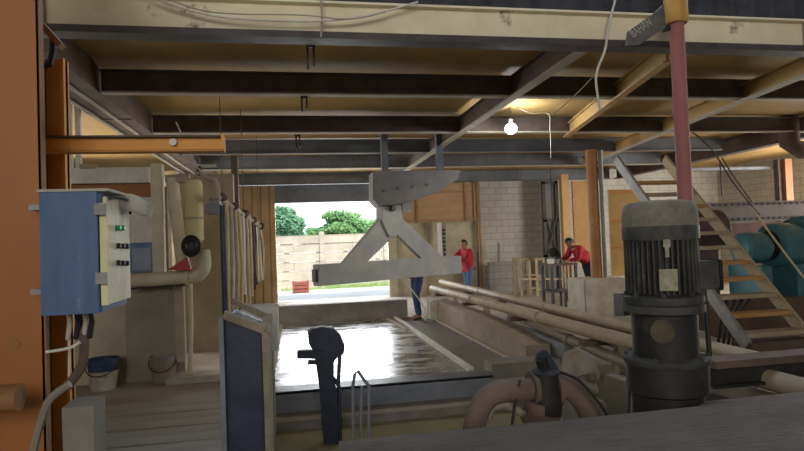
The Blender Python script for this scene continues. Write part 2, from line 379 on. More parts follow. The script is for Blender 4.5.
# ================================================================== REAR: outdoors
t = thing('precast_fence', (1, 22, 0), 'long pale precast concrete panel fence outside the rear doorway', 'fence')
for i in range(10):
    x = -11.2 + i * 2.43 + .0
    for k in range(6):
        MB().box((x + .07, 22.0, .335 * k + .01), (x + 2.36, 22.07, .335 * k + .328)).build('panel', M['fence'], t, bevel=.008)
    MB().box((x - .09, 21.93, 0), (x + .09, 22.12, 2.12)).build('post', M['fence'], t, bevel=.01)
def leafcloud(m_, c, R, n, size, parent, name='foliage', seed=0):
    rnd = random.Random(seed); b = MB(); vs = []; fs = []
    clumps = []
    for i in range(26):
        d = Vector((rnd.gauss(0, 1), rnd.gauss(0, 1), rnd.gauss(0, 1))).normalized() * rnd.uniform(.35, .8)
        clumps.append((Vector((d.x * R[0], d.y * R[1], d.z * R[2])), rnd.uniform(.25, .42)))
    for i in range(n):
        cc, cr_ = rnd.choice(clumps); d = Vector((rnd.gauss(0, 1), rnd.gauss(0, 1), rnd.gauss(0, 1))).normalized() * rnd.uniform(.6, 1) * cr_
        p_ = Vector(c) + cc + Vector((d.x * R[0], d.y * R[1], d.z * R[2]))
        a = Vector((rnd.gauss(0, 1), rnd.gauss(0, 1), rnd.gauss(0, 1))).normalized(); e = a.orthogonal().normalized(); s_ = size * rnd.uniform(.6, 1.3)
        k = len(vs); vs += [p_ - a * s_, p_ + e * s_ * .5, p_ + a * s_, p_ - e * s_ * .5]; fs.append((k, k + 1, k + 2, k + 3))
    b.poly(vs, fs); return b.build(name, m_, parent, smooth=False)
def tree(px, py, Y, R, m_, lab, seed):
    c = at(px, py, Y=Y); t = thing('tree', (c.x, Y, 0), lab, 'tree', 'trees beyond the fence')
    MB().tube([(c.x, Y, 0), (c.x + .1, Y, c.z * .5), (c.x, Y, c.z)], [.16, .12, .07], 8).build('trunk', M['bark'], t)
    for k in range(5):
        a = k * 1.3; MB().tube([(c.x + .05, Y, c.z * .6), (c.x + math.cos(a) * R[0] * .6, Y + math.sin(a) * R[1] * .6, c.z + .3 * R[2] * math.sin(k))], [.06, .03], 6).build('branch', M['bark'], t)
    leafcloud(M[m_], c, R, 7000, .11, t, seed=seed)
tree(284, 229, 27, (1.0, 1.2, .95), 'foliage2', 'small round green tree at the left edge of the doorway view', 1)
tree(343, 230, 29, (1.9, 1.6, 1.05), 'foliage', 'broad green tree in the middle beyond the fence', 2)
tree(376, 233, 34, (1.8, 1.6, .85), 'foliage2', 'low bluish green tree partly behind the hanging A-frame', 3)
tree(316, 237, 37, (1.5, 1.4, .7), 'foliage2', 'low distant bush in the gap between the two bigger trees', 4)
# weeds and crate
rnd = random.Random(5); b = MB(); vs = []; fs = []
for i in range(1500):
    x = rnd.uniform(-.6, 5); y = 21.75 - abs(rnd.gauss(0, .22)); h = rnd.uniform(.05, .2) * (1.3 if x > 1 else .6); dx = rnd.uniform(-.06, .06)
    k = len(vs); vs += [(x, y, 0), (x + .02, y + .01, 0), (x + dx, y + dx, h)]; fs.append((k, k + 1, k + 2))
b.poly(vs, fs).build('weeds', M['grass'], smooth=False, label='pale green weeds growing along the foot of the fence', cat='weeds', kind='stuff')
p = at(301, 293, Z=0)
t = thing('crate', (p.x, p.y, 0), 'faded red crate on the pale ground outside the rear doorway', 'crate')
for k in range(3): MB().box((p.x - .27, p.y, .02 + .13 * k), (p.x + .27, p.y + .4, .12 + .13 * k)).build('slat_ring', M['crate'], t, bevel=.006)
for sx_ in (-1, 1): MB().box((p.x + sx_ * .25 - .03, p.y - .02, 0), (p.x + sx_ * .25 + .03, p.y + .42, .41)).build('corner_post', M['crate'], t)

# ================================================================== REAR WALL FITTINGS
# kerb at end of the pool
t = MB().box((-1.0, 12.5, 0), (2.35, 12.75, .37)).build('pool_kerb', M['kerb'], bevel=.012, label='low grey concrete kerb closing the far end of the wet pool', cat='kerb')
def wallboard(name, px0, py0, px1, py1, Y, th, m_, lab, cat):
    a = at(px0, py0, Y=Y); c = at(px1, py1, Y=Y)
    return MB().box((a.x, Y, a.z), (c.x, Y + th, c.z)).build(name, m_, bevel=.004, label=lab, cat=cat)
t = thing('fibreboard_shutter', at(440, 222, Y=16.85), 'orange-brown fibreboard panel over the upper wall right of the doorway', 'panel')
a = at(392, 184, Y=16.85); c = at(476, 221, Y=16.85)
fb = mat('fibreboard', '957659', 'a78868', 1.5, .8, stretch=(1, 1, 4))
MB().box((a.x, 16.85, c.z), (c.x, 16.88, a.z)).build('board', fb, t)
for z in (a.z - .3, c.z + .03): MB().box((a.x, 16.82, z), (c.x, 16.85, z + .06)).build('rail', mat('fibreboard_rail', '84684e', '93765a', 3, .8), t)
for x in (c.x - .34, c.x - .06, a.x + .7): MB().box((x, 16.81, c.z), (x + .07, 16.85, a.z)).build('upright', mat('fibreboard_rail', '84684e', '93765a', 3, .8), t)
a = at(437, 223, Y=16.8); c = at(447, 262, Y=16.8)
t = thing('gauge_board', (a.x + .1, 16.8, c.z), 'narrow white board with dark notched strip on the wall behind the standing man', 'board')
MB().box((a.x, 16.8, c.z), (c.x - .12, 16.83, a.z)).build('white_strip', M['white'], t)
MB().box((c.x - .11, 16.8, c.z), (c.x, 16.84, a.z)).build('grey_strip', M['steelgrey'], t)
for k in range(7): MB().box((c.x - .1, 16.77, c.z + .2 + k * .12), (c.x - .03, 16.8, c.z + .27 + k * .12 + (.02 if k % 2 else 0))).build('notch', M['black'], t)
# pilasters along the rear wall
for i, (x0, x1, m_, lab) in enumerate([(476, 484, 'tanboards', 'brown timber upright beside the fibreboard panel'), ]):
    wallboard('wall_upright', x0, 182, x1, 292, 16.95, .1, M[m_], lab, 'post')
a = at(466, 240, Y=17.0)
for px, lab in ((400, 'vertical batten left in the cream wall behind the A-frame'), (428, 'vertical batten behind the right leg of the A-frame')):
    wallboard('batten', px, 222, px + 3, 300, 17.02, .06, M['tanboards'], lab, 'batten')
t = thing('standpipe', at(486, 290, Y=16.7), 'grey standpipe with a cross arm against the grey block wall', 'pipe')
a = at(499, 243, Y=16.7); c = at(499, 292, Y=16.7)
MB().tube([c, a], .035, 10).build('riser', M['steelgrey'], t)
MB().tube([at(487, 267, Y=16.7), at(509, 266, Y=16.7)], .028, 10).build('cross_arm', M['steelgrey'], t)
MB().tube([at(478, 252, Y=16.7), at(479, 290, Y=16.7)], .03, 10).build('riser', M['darksteel'], t)
# wall brick boxing
wallboard('upright_slab', 489, 262, 519, 298, 16.5, .15, M['greywall'], 'grey upright concrete slab standing behind the work stands', 'slab')
# dark doorway with crossed braces
a = at(541, 181, Y=16.6); c = at(561, 275, Y=16.6)
t = thing('steel_door', ((a.x + c.x) / 2, 16.6, 0), 'dark steel door with crossed braces in the grey rear wall', 'door')
MB().box((a.x, 16.6, 0), (c.x, 16.66, a.z)).build('leaf', mat('faded_grey_door', '5f5e5b', '74726e', 2, .8), t)
for x in (a.x, c.x - .1): MB().box((x, 16.54, 0), (x + .1, 16.6, a.z)).build('stile', M['seal'], t)
for z in (at(541, 222, Y=16.6).z, 1.0, a.z - .1): MB().box((a.x, 16.54, z), (c.x, 16.6, z + .08)).build('rail', M['seal'], t)
MB().beam((a.x + .1, 16.55, 2.2), (c.x - .1, 16.55, 1.1), .04, .05).build('brace', M['seal'], t)
MB().beam((c.x - .1, 16.53, 2.2), (a.x + .1, 16.53, 1.1), .04, .05).build('brace', M['seal'], t)
p = at(554, 252, Y=15.9)
t = thing('hanging_pot', p, 'black pot-shaped weight hanging in front of the dark steel door', 'weight')
MB().lathe([(.05, -.14), (.13, -.1), (.15, 0), (.1, .1), (.03, .13)], p, seg=16).build('pot', M['black'], t)
MB().tube([p + Vector((0, 0, .12)), (p.x, p.y, 3.72)], .012, 6).build('rod', M['darksteel'], t)

# ochre columns around the bench
def column(px0, px1, pyT, pyB, Y, m_, lab, round_=False, depth=.18):
    a = at(px0, pyT, Y=Y); c = at(px1, pyB, Y=Y); cx = (a.x + c.x) / 2; r = abs(c.x - a.x) / 2
    b = MB()
    if round_: b.tube([(cx, Y, max(c.z, 0)), (cx, Y, 3.4)], r * .98, 20)
    else: b.box((a.x, Y - depth / 2, max(c.z, 0)), (c.x, Y + depth / 2, 3.4))
    return b.build('column', m_, label=lab, cat='column', bevel=0 if round_ else .006)
column(560, 573, 182, 310, 15.6, M['ochre'], 'light ochre square column behind the stooping man')
wallboard('ochre_partition', 572, 181, 590, 262, 16.2, .06, mat('ochre_partition', '9a7448', 'ab8354', 2, .8), 'ochre partition panel directly behind the stooping man', 'panel')
# pedestal + round column + grey pipe + panel
P0 = at(585, 318, Z=0)
pz = .75
t = MB().box((5.62, 10.75, 0), (6.55, 11.5, pz)).build('pedestal', M['paleconc'], bevel=.02, label='pale concrete pedestal block under the round ochre column', cat='pedestal')
cx = at(595, 240, Y=11.1).x
MB().tube([(cx, 11.1, pz), (cx, 11.1, 3.4)], .115, 20).build('column', mat('orange_ochre', '93643a', 'a57548', 2, .6), label='round orange-ochre column standing on the concrete pedestal', cat='column')
cx = at(604, 240, Y=11.0).x
MB().tube([(cx, 11.0, pz), (cx, 11.0, 3.38)], .045, 12).build('conduit', M['steelgrey'], label='thin grey vertical pipe rising from the pedestal beside the round column', cat='pipe')
t = thing('yellow_shutter', at(614, 272, Y=11.4), 'yellow-ochre painted steel panel right of the round column', 'panel')
a = at(607, 190, Y=11.35); c = at(621, 273, Y=11.35)
MB().box((a.x, 11.3, pz), (c.x + .5, 11.34, a.z)).build('sheet', mat('yellow_ochre', 'a37f40', 'b38f50', 2, .6, c3='7c5c30'), t)
for z in (1.35, 1.9, 2.5): MB().box((a.x, 11.26, z), (c.x + .5, 11.3, z + .04)).build('rib', M['orange2'], t)

# ------------------------------------------------------------------ work stands and bench
def stand(px0, px1, Y, lab, top=258):
    a = at(px0, 296, Z=0); Y = a.y
    x0 = at(px0, 280, Y=Y).x; x1 = at(px1, 280, Y=Y).x; zt = at(px0, top, Y=Y).z
    t = thing('work_stand', ((x0 + x1) / 2, Y + .25, 0), lab, 'stand', 'timber work stands')
    for x in (x0, x1):
        for y in (Y, Y + .5): MB().box((x - .03, y - .03, 0), (x + .03, y + .03, zt)).build('leg', M['bone'], t)
    for z in (zt - .06, zt * .5, .15):
        for y in (Y, Y + .5): MB().box((x0, y - .02, z), (x1, y + .02, z + .05)).build('rail', M['bone'], t)
    for x in (x0, x1): MB().box((x - .02, Y, zt - .06), (x + .02, Y + .5, zt)).build('end_rail', M['bone'], t)
    return x0, x1, Y, zt
stand(521, 528, 15, 'slim pale timber stand, left one of the pair beside the bench')
stand(537, 544, 15, 'slim pale timber stand nearest the workbench')
b = MB(); a = at(521, 279, Y=15.1); c = at(563, 279, Y=15.1); b.beam(a, c, .04, .05)
b.build('stand_tie_bar', M['bone'], label='pale horizontal timber laid through both slim stands', cat='bar')
# workbench
bx0, bx1, by, bz = 6.0, 6.7, 13.35, .97
t = thing('workbench', (6.4, by, 0), 'dark cluttered steel workbench under the hands of the stooping man', 'workbench')
MB().box((bx0, by - .25, bz - .05), (bx1, by + .35, bz)).build('bench_top', M['rust'], t)
for x in (bx0 + .04, bx1 - .04):
    for y in (by - .21, by + .31): MB().box((x - .03, y - .03, 0), (x + .03, y + .03, bz - .05)).build('leg', M['seal'], t)
MB().box((bx0, by - .23, .28), (bx1, by + .33, .32)).build('shelf', M['seal'], t)
for k in range(3): MB().box((bx0 + .22 + k * .14, by - .24, .32), (bx0 + .26 + k * .14, by - .2, bz - .05)).build('bar', M['bone'] if k == 1 else M['seal'], t)
for k, (x, s_, mm, lab) in enumerate([(6.12, .07, 'white', 'small white tin on the left of the workbench'), (6.27, .06, 'steelgrey', 'small grey box on the workbench beside the white tin'), (6.42, .05, 'bone', 'little tan block between the hands of the stooping man')]):
    MB().box((x - s_, by - s_, bz), (x + s_, by + s_, bz + s_ * 1.6)).build('small_box', M[mm], bevel=.01, label=lab, cat='box')
# low stool / pallet with legs under
t = thing('low_trestle', (6.55, 12.6, 0), 'low dark trestle standing in front of the workbench', 'trestle')
MB().box((6.0, 12.45, .35), (6.75, 12.75, .4)).build('top', M['rust'], t)
for x in (6.04, 6.38, 6.7):
    for y in (12.48, 12.71): MB().box((x - .02, y - .02, 0), (x + .02, y + .02, .35)).build('leg', M['seal'], t)

# ================================================================== PEOPLE
def skinmesh(verts, edges, root, sub=2):
    bm = bmesh.new(); lay = bm.verts.layers.skin.verify(); idx = {}
    for k, (co, r) in verts.items():
        v = bm.verts.new(co); rr = r if isinstance(r, tuple) else (r, r); v[lay].radius = rr; v[lay].use_root = (k == root); idx[k] = v
    for a, c in edges: bm.edges.new((idx[a], idx[c]))
    me = bpy.data.meshes.new('tmp'); bm.to_mesh(me); bm.free()
    o = bpy.data.objects.new('tmp', me); C.objects.link(o)
    sk = o.modifiers.new('s', 'SKIN'); sk.use_smooth_shade = True
    ss = o.modifiers.new('u', 'SUBSURF'); ss.levels = sub; ss.render_levels = sub
    dg = bpy.context.evaluated_depsgraph_get(); dg.update()
    res = bpy.data.meshes.new_from_object(o.evaluated_get(dg)); bpy.data.objects.remove(o); return res
def joined(name, meshes, m_, parent):
    bm = bmesh.new()
    for me in meshes: bm.from_mesh(me)
    o_ = worldloc(parent)
    for v in bm.verts: v.co -= o_
    me = bpy.data.meshes.new(name); bm.to_mesh(me); bm.free(); me.materials.clear()
    return link(name, me, m_, parent, o_)
def hand(wrist, dirv, palm_n, side):
    d = dirv.normalized(); n_ = palm_n.normalized(); s_ = d.cross(n_).normalized() * side; ms = []
    ms.append(skinmesh({0: (wrist, .024), 1: (wrist + d * .05, (.034, .022)), 2: (wrist + d * .085, (.032, .018))}, [(0, 1), (1, 2)], 0, 2))
    for i, ln in enumerate((.068, .078, .072, .055)):
        r0 = wrist + d * .075 + s_ * (.030 - .02 * i); a = r0 + d * ln * .5 - n_ * .006; e = a + (d * .8 - n_ * .6).normalized() * ln * .5
        ms.append(skinmesh({0: (r0, .009), 1: (a, .0085), 2: (e, .007)}, [(0, 1), (1, 2)], 0, 1))
    r0 = wrist + d * .025 + s_ * .025; a = r0 + (d + s_ * .9).normalized() * .035; e = a + (d - n_ * .3).normalized() * .03
    ms.append(skinmesh({0: (r0, .012), 1: (a, .0105), 2: (e, .008)}, [(0, 1), (1, 2)], 0, 1)); return ms
def person(base, face, hip, lean, knees, ankles, elbows, wrists, headdir, label, shirt, pants, sc=1.0, g=1.0):
    """all joints in metres relative to base in (forward, left, up)"""
    f = Vector((math.cos(face), math.sin(face), 0)); l = Vector((-math.sin(face), math.cos(face), 0)); u = Vector((0, 0, 1)); B = Vector(base)
    W_ = lambda q: B + (f * q[0] + l * q[1] + u * q[2]) * sc
    t = thing('person', base, label, 'person')
    ca, sa = math.cos(lean), math.sin(lean)
    up = (sa, 0, ca)                                             # torso axis in the side plane
    H_ = lambda k, s_=0, fw=0: (hip[0] + sa * k + ca * fw, s_, hip[1] + ca * k - sa * fw)
    V = {'pel': (W_(H_(0)), (.125, .10)), 'wai': (W_(H_(.17)), (.115, .09)), 'che': (W_(H_(.36)), (.145, .10)), 'ntop': (W_(H_(.50)), (.07, .06))}
    nk = Vector(H_(.515)); hd = Vector((headdir[0], 0, headdir[1])).normalized()
    V['nek'] = (W_(nk - (nk - Vector(H_(.5))) * .3), .065)
    hb = nk + hd * .05; hm = nk + hd * .125; ht = nk + hd * .2
    hfw = Vector((hd.z, 0, -hd.x))                                # direction the face looks
    V['hb'] = (W_(hb + hfw * .015), (.08, .09)); V['hm'] = (W_(hm), (.098, .118)); V['ht'] = (W_(ht - hfw * .01), (.08, .1))
    E_ = [('pel', 'wai'), ('wai', 'che'), ('che', 'ntop'), ('ntop', 'nek'), ('nek', 'hb'), ('hb', 'hm'), ('hm', 'ht')]
    sh = {}; pv = {}; pe = []; hands = []
    SV = {'hem': (W_(H_(-.07)), (.145 * g, .12 * g)), 'pel': (W_(H_(.04)), (.142 * g, .118 * g)), 'wai': (V['wai'][0], (.138 * g, .112 * g)), 'che': (V['che'][0], (.168 * g, .125 * g)), 'nt': (W_(H_(.48)), (.085, .075))}
    SE = [('hem', 'pel'), ('pel', 'wai'), ('wai', 'che'), ('che', 'nt')]
    PV = {'pel': (W_(H_(.08)), (.135 * g, .11 * g)), 'cr': (W_(H_(-.04)), (.14 * g, .115 * g))}; PE = [('pel', 'cr')]
    for i, s_ in enumerate((1, -1)):
        so_ = H_(.44, .185 * s_)
        V['s%d' % i] = (W_(so_), .058); V['e%d' % i] = (W_(elbows[i]), .042); V['w%d' % i] = (W_(wrists[i]), .028)
        E_ += [('che', 's%d' % i), ('s%d' % i, 'e%d' % i), ('e%d' % i, 'w%d' % i)]
        SV['s%d' % i] = (W_(so_), .078 * g); SV['e%d' % i] = (W_(elbows[i]), .06 * g); mid = Vector(elbows[i]).lerp(Vector(wrists[i]), .8); SV['w%d' % i] = (W_(mid), .043)
        SE += [('che', 's%d' % i), ('s%d' % i, 'e%d' % i), ('e%d' % i, 'w%d' % i)]
        hp = (hip[0], .1 * s_, hip[1] - .06)
        V['h%d' % i] = (W_(hp), .088); V['k%d' % i] = (W_(knees[i]), .056); V['a%d' % i] = (W_(ankles[i]), .036)
        tp = (ankles[i][0] + .16, ankles[i][1], ankles[i][2] - .05); V['t%d' % i] = (W_(tp), .03)
        E_ += [('pel', 'h%d' % i), ('h%d' % i, 'k%d' % i), ('k%d' % i, 'a%d' % i), ('a%d' % i, 't%d' % i)]
        PV['h%d' % i] = (W_(hp), .108); PV['k%d' % i] = (W_(knees[i]), .076); PV['a%d' % i] = (W_(ankles[i]), .062)
        PE += [('cr', 'h%d' % i), ('h%d' % i, 'k%d' % i), ('k%d' % i, 'a%d' % i)]
        dv = W_(wrists[i]) - W_(elbows[i]); hands += hand(W_(wrists[i]), dv, Vector((0, 0, 1)) if abs(dv.normalized().z) < .8 else f, s_)
        a = ankles[i]; sp = skinmesh({0: (W_((a[0] - .05, a[1], a[2] - .03)), (.045, .045)), 1: (W_((a[0] + .06, a[1], a[2] - .045)), (.045, .035)), 2: (W_((a[0] + .16, a[1], a[2] - .055)), (.04, .025))}, [(0, 1), (1, 2)], 0, 2)
        shoes = sp; sh[i] = sp
    nose = skinmesh({0: (W_(hm + hfw * .09 - hd * .03), .016), 1: (W_(hm + hfw * .118 - hd * .045), .012)}, [(0, 1)], 0, 1)
    ears = [skinmesh({0: (W_(Vector((hm.x, .088 * s_, hm.z)) - hd * .01), .014), 1: (W_(Vector((hm.x, .1 * s_, hm.z)) + hd * .02 - hfw * .01), .012)}, [(0, 1)], 0, 1) for s_ in (1, -1)]
    heads = [skinmesh(V, E_, 'pel')] + hands + [nose] + ears
    joined('shirt', [skinmesh(SV, SE, 'pel')], shirt, t)
    joined('trousers', [skinmesh(PV, PE, 'pel')], pants, t)
    for i in (0, 1): joined('shoe', [sh[i]], M['shoe'], t)
    hc = W_(hm); X1, Y1, Z1 = (W_(hm + hfw) - hc).normalized(), l, (W_(hm + hd) - hc).normalized()
    def ell(kx, ky, kz, cut):
        b_ = bmesh.new(); bmesh.ops.create_icosphere(b_, subdivisions=3, radius=1)
        if cut: bmesh.ops.delete(b_, geom=[v for v in b_.verts if (v.co.x > .25 and v.co.z < .48) or v.co.z < -.5], context='VERTS')
        for v in b_.verts: c_ = v.co; taper = 1 if c_.z > 0 else 1 + .18 * c_.z; v.co = hc + (X1 * c_.x * kx * taper + Y1 * c_.y * ky * taper + Z1 * c_.z * kz) * sc
        m2 = bpy.data.meshes.new('tmp'); b_.to_mesh(m2); b_.free(); return m2
    heads.append(ell(.1, .08, .125, False))
    joined('body', heads, M['skin'], t)
    joined('hair', [ell(.11, .09, .135, True)], M['hair'], t)
    for s_ in (1, -1):
        e_ = W_(Vector((hm.x, .03 * s_, hm.z)) + hfw * .095 - hd * .005)
        bm_ = MB(); bmesh.ops.create_icosphere(bm_.bm, subdivisions=1, radius=.009, matrix=Matrix.Translation(e_)); bm_.build('eye', M['black'], t)
    return t
# man in red standing by the rear wall, facing left
person((4.62, 15.4, 0), PI * 1.12, (-.02, .88), .18, [(.06, .1, .47), (-.02, -.1, .46)], [(.0, .11, .08), (-.1, -.11, .08)],
       [(.28, .26, 1.06), (.30, -.26, 1.08)], [(.50, .14, 1.14), (.52, -.14, 1.16)], (.2, 1),
       'standing man in red shirt and blue jeans beside the rear wall, arms reaching left', M['redshirt'], M['jeans'], 1.0, 1.15)
# stooping man over the bench
person((7.12, 13.45, 0), PI * 1.02, (-.02, .95), .78, [(.02, .11, .48), (-.12, -.11, .47)], [(-.02, .12, .08), (-.28, -.12, .08)],
       [(.36, .27, 1.02), (.38, -.27, 1.03)], [(.60, .12, .99), (.64, -.12, 1.0)], (.7, .75),
       'man in red shirt and dark trousers stooping over the workbench', M['redshirt'], M['trousers'], 1.04, 1.25)
# person behind the hanging beam, hosing the floor
person((2.44, 11.95, 0), PI * 1.1, (-.03, .93), 1.28, [(.06, .1, .5), (-.04, -.1, .49)], [(.0, .11, .08), (-.1, -.11, .08)],
       [(.30, .24, 1.04), (.32, -.24, 1.04)], [(.46, .1, 1.02), (.48, -.1, 1.04)], (.9, .3),
       'person in dark trousers bent over behind the hanging frame, hosing the pool floor', M['trousers'], mat('navy_trousers', '27355a', '36466c', 9, .9), 1.0)
wire([(1.95, 11.7, 1.0), (2.2, 11.55, .75), (2.5, 11.5, .3), (2.55, 11.6, .02), (2.62, 12.2, .02)], 'thin pale hose held by the bent person and trailing on the floor', .014, 'rope', 'hose', 'hose')

# ================================================================== LOW WALL, RAILS, PIPES
wy = M['paleconc']
b = MB().box((2.8, 6.95, 0), (3.12, 11.6, .4)); b.rough(.02, 2.5, 3)
for v in b.bm.verts:
    if v.co.y < 8.6: v.co.z *= max(.7, 1 - (8.6 - v.co.y) * .2)
b.build('low_wall', mat('brown_stained_wall', '7d715f', '958874', 1.6, .85, c3='5f5546', rough2=.6), label='low stained concrete wall running along the right side of the pool', cat='low wall')
MB().box((2.66, 11.6, 0), (3.1, 11.95, .42)).build('wall_end_block', M['paleconc'], bevel=.03, label='pale rounded block ending the low wall beside the hosing person', cat='concrete block')
MB().box((3.14, 6.6, 0), (3.26, 11.9, .34)).build('cable_channel', M['slate'], label='bluish wet steel channel along the back of the low wall', cat='channel')
def rail(p0, p1, lab, wd=.05, h=.05, m_='white', z=0): return MB().beam((p0[0], p0[1], h / 2 + z), (p1[0], p1[1], h / 2 + z), wd, h).build('rail', M[m_], label=lab, cat='rail', bevel=.006)
rail((2.03, 12.2), (2.08, 6.95), 'bright worn rail between the wet pool and the gutter', .07, .06)
rail((1.85, 12.2), (1.93, 10.4), 'short pale rail piece beside the bright worn rail', .05, .04, 'flange', .012)
rail((2.76, 11.5), (2.77, 7.3), 'pale slurry-caked strip at the foot of the low wall', .06, .05, 'flange')
# block at rail end
MB().box((2.23, 6.6, -.01), (3.1, 6.9, .16)).rough(.012, 3, 3).build('concrete_block', M['kerb'], label='grey concrete block at the near end of the worn rail', cat='concrete block')
MB().box((3.1, 4.9, -.3), (4.3, 6.3, .12)).rough(.03, 2, 3).build('concrete_block', mat('wet_concrete', '5d5a50', '757165', 2, .4, rough2=.7), label='long flat concrete bed right of the pump pipes', cat='concrete block')
# near edge ledges of the pool (top kerb, step)
t = thing('pool_edge_beam', (1.2, 6.62, -.3), 'dark steel-edged beam along the near side of the wet pool', 'beam')
MB().box((-.45, 6.5, -.3), (2.2, 6.6, .05)).build('web', M['slate'], t)
MB().box((-.45, 6.5, .03), (2.2, 6.77, .06)).build('top_plate', mat('slate_plate', '4d5054', '62656a', 3, .45), t)
MB().box((-.45, 6.3, -.3), (2.9, 6.5, -.17)).build('step', M['kerb'], t)
MB().box((-.45, 6.27, -.2), (2.9, 6.3, -.165)).build('edge_strip', M['flange'], t)
# the three long pipes
def lpipe(p0, p1, r, lab, m_='pipe', ns=3):
    t = thing('long_pipe', ((p0[0] + p1[0]) / 2, (p0[1] + p1[1]) / 2, (p0[2] + p1[2]) / 2), lab, 'pipe', 'long pipes on the right')
    p0, p1 = Vector(p0), Vector(p1)
    MB().tube([p0, p1], r, 20).build('tube', M[m_], t)
    for k in range(1, ns + 1):
        c = p0.lerp(p1, k / (ns + 1)); d = (p1 - p0).normalized()
        MB().tube([c - d * .05, c + d * .05], r * 1.18, 20).build('joint', M[m_], t)
    return t
zp = .6
lpipe((3.55, 14.2, zp), (3.6, 1.9, zp), .066, 'topmost tan pipe of the long run on the right')
lpipe((2.95, 12.6, zp - .02), (3.3, 1.9, zp - .02), .074, 'thicker tan pipe nearest the pool, full length')
lpipe((3.32, 8.8, .42), (3.12, 4.4, .36), .06, 'shorter lower brownish pipe under the tan pipes', 'greypipe', 1)
lpipe((4.0, 9.0, .42), (4.25, 2.4, .40), .045, 'lower grey pipe right of the tan pipes', 'greypipe', 2)
for i, y in enumerate((12.2, 10.2, 8.0, 5.9)):
    x0 = 3.0 + (12 - y) * .02
    t = thing('pipe_support', (3.3, y, 0), ['farthest pipe support, near the hosing person', 'pipe support behind the middle of the low wall', 'pipe support beside the concrete block end of the low wall', 'nearest pipe support, just behind the black motor'][i], 'support', 'pipe supports')
    MB().box((x0 + .3, y - .05, 0), (x0 + .4, y + .05, zp - .16)).build('post', M['pipe'], t)
    MB().box((x0 - .1, y - .06, zp - .16), (3.75, y + .06, zp - .105)).build('cross_beam', M['rust'], t)
# dark cross girder in front right and timbers
a = at(708, 367, Y=3.6); c = at(812, 352, Y=3.6)
t = thing('cross_girder', (a.x + 1, 3.6, a.z - .1), 'thick dark transverse girder lying over the pipes right of the black motor', 'beam')
MB().box((a.x, 3.52, a.z - .0), (a.x + 2.4, 3.7, a.z + .05)).build('top_flange', M['rust'], t); MB().box((a.x, 3.58, a.z - .12), (a.x + 2.4, 3.64, a.z - .02)).build('web', M['motorlow'], t)
MB().box((a.x, 3.54, a.z - .14), (a.x + 2.4, 3.68, a.z - .12)).build('bottom_flange', M['motorlow'], t)
a = at(707, 407, Y=2.6)
MB().box((a.x - .02, 2.56, a.z - .1), (a.x + 2.4, 2.70, a.z + .0)).build('timber_bearer', M['rust'], bevel=.008, label='brown timber bearer close behind the foreground slab at the right', cat='timber')
for k, (x0, lab) in enumerate([(2.78, 'grey timber lying back to front, left one beside the black motor'), (3.35, 'grey timber lying back to front, right one at the frame edge')]):
    MB().beam((x0, 2.72, .46 - .02), (x0 - .3, 4.4, .46), .12, .09).build('timber', M['greypipe'], bevel=.008, label=lab, cat='timber')

# ================================================================== LIFTING SPREADER FRAME
fm = mat('weathered_frame_paint', '8b8c8c', 'a09e96', 2.2, .75, c3='6a6660')
Ya, Yb = 9.5, 11.4
pL = at(316, 284, Y=Ya); pR = at(463, 274, Y=Yb); zb = (pL.z + pR.z) / 2
x0, y0, x1, y1 = pL.x, Ya, pR.x - .08, Yb; dv = Vector((x1 - x0, y1 - y0, 0)).normalized()
t = thing('lifting_frame', ((x0 + x1) / 2, (y0 + y1) / 2, zb), 'slate grey triangular lifting frame hanging in front of the rear doorway', 'lifting frame')
MB().beam((x0, y0, zb + .175), (x1, y1, zb + .165), .16, .35).build('bottom_beam', fm, t, bevel=.008)
MB().beam(Vector((x0, y0, zb + .17)) - dv * .04, Vector((x0, y0, zb + .17)), .1, .2).build('end_plate', M['darksteel'], t)
def onb(px, py): # where a view direction meets the beam's vertical mid-plane
    d = CR.to_3x3() @ Vector(((px - 402) / F, -(py - 225.5) / F, -1)); n_ = Vector((dv.y, -dv.x, 0)); return Vector((0, 0, EYE)) + d * (Vector((x0, y0, 0)).dot(n_) / d.dot(n_))
apex = onb(388, 208)
def leg(q): MB().prism([onb(*k) - Vector((dv.y, -dv.x, 0)) * .05 for k in q], Vector((dv.y, -dv.x, 0)) * .1).build('leg', fm, t)
leg([(379, 219), (392, 236), (359, 268), (338, 268)])
leg([(398, 216), (391, 230), (424, 262), (446, 262)])
MB().prism([onb(*k) - Vector((dv.y, -dv.x, 0)) * .09 for k in ((379, 207), (398, 205), (400, 222), (393, 237), (386, 237), (379, 222))], Vector((dv.y, -dv.x, 0)) * .18).build('apex_plate', fm, t, bevel=.01)
nn = Vector((dv.y, -dv.x, 0))
MB().tube([onb(388, 209) - nn * .16, onb(388, 209) + nn * .16], .05, 14).build('pin', M['darksteel'], t)
q_ = onb(405, 207); MB().beam(q_ - dv * .12, q_ + dv * .12, .12, .2).build('cheek_plate', M['steelgrey'], t)
Yh = apex.y
t = thing('hoist_trolley', (apex.x + .3, Yh, apex.z), 'large grey hoist housing under the deck, above the triangular lifting frame', 'hoist')
MB().prism([at(*k, Y=Yh - .3) for k in ((373, 171), (373, 199), (379, 206), (405, 203), (438, 192), (458, 179), (461, 170))], (0, .6, 0)).build('housing', mat('grey_brown_housing', '6b6867', '7c7875', 2, .8), t, bevel=.01)
zt_ = at(400, 171, Y=Yh).z
for px in (385, 440): q_ = at(px, 171, Y=Yh); MB().box((q_.x - .06, Yh - .05, q_.z - .05), (q_.x + .06, Yh + .05, 3.72)).build('hanger', M['greybeam'], t)
for k in range(4): q_ = at(385 + 14 * k, 190 - 2 * k, Y=Yh - .3); MB().lathe([(.03, -.03), (.03, 0)], q_, 'Y', 8).build('bolt', M['greybeam'], t)

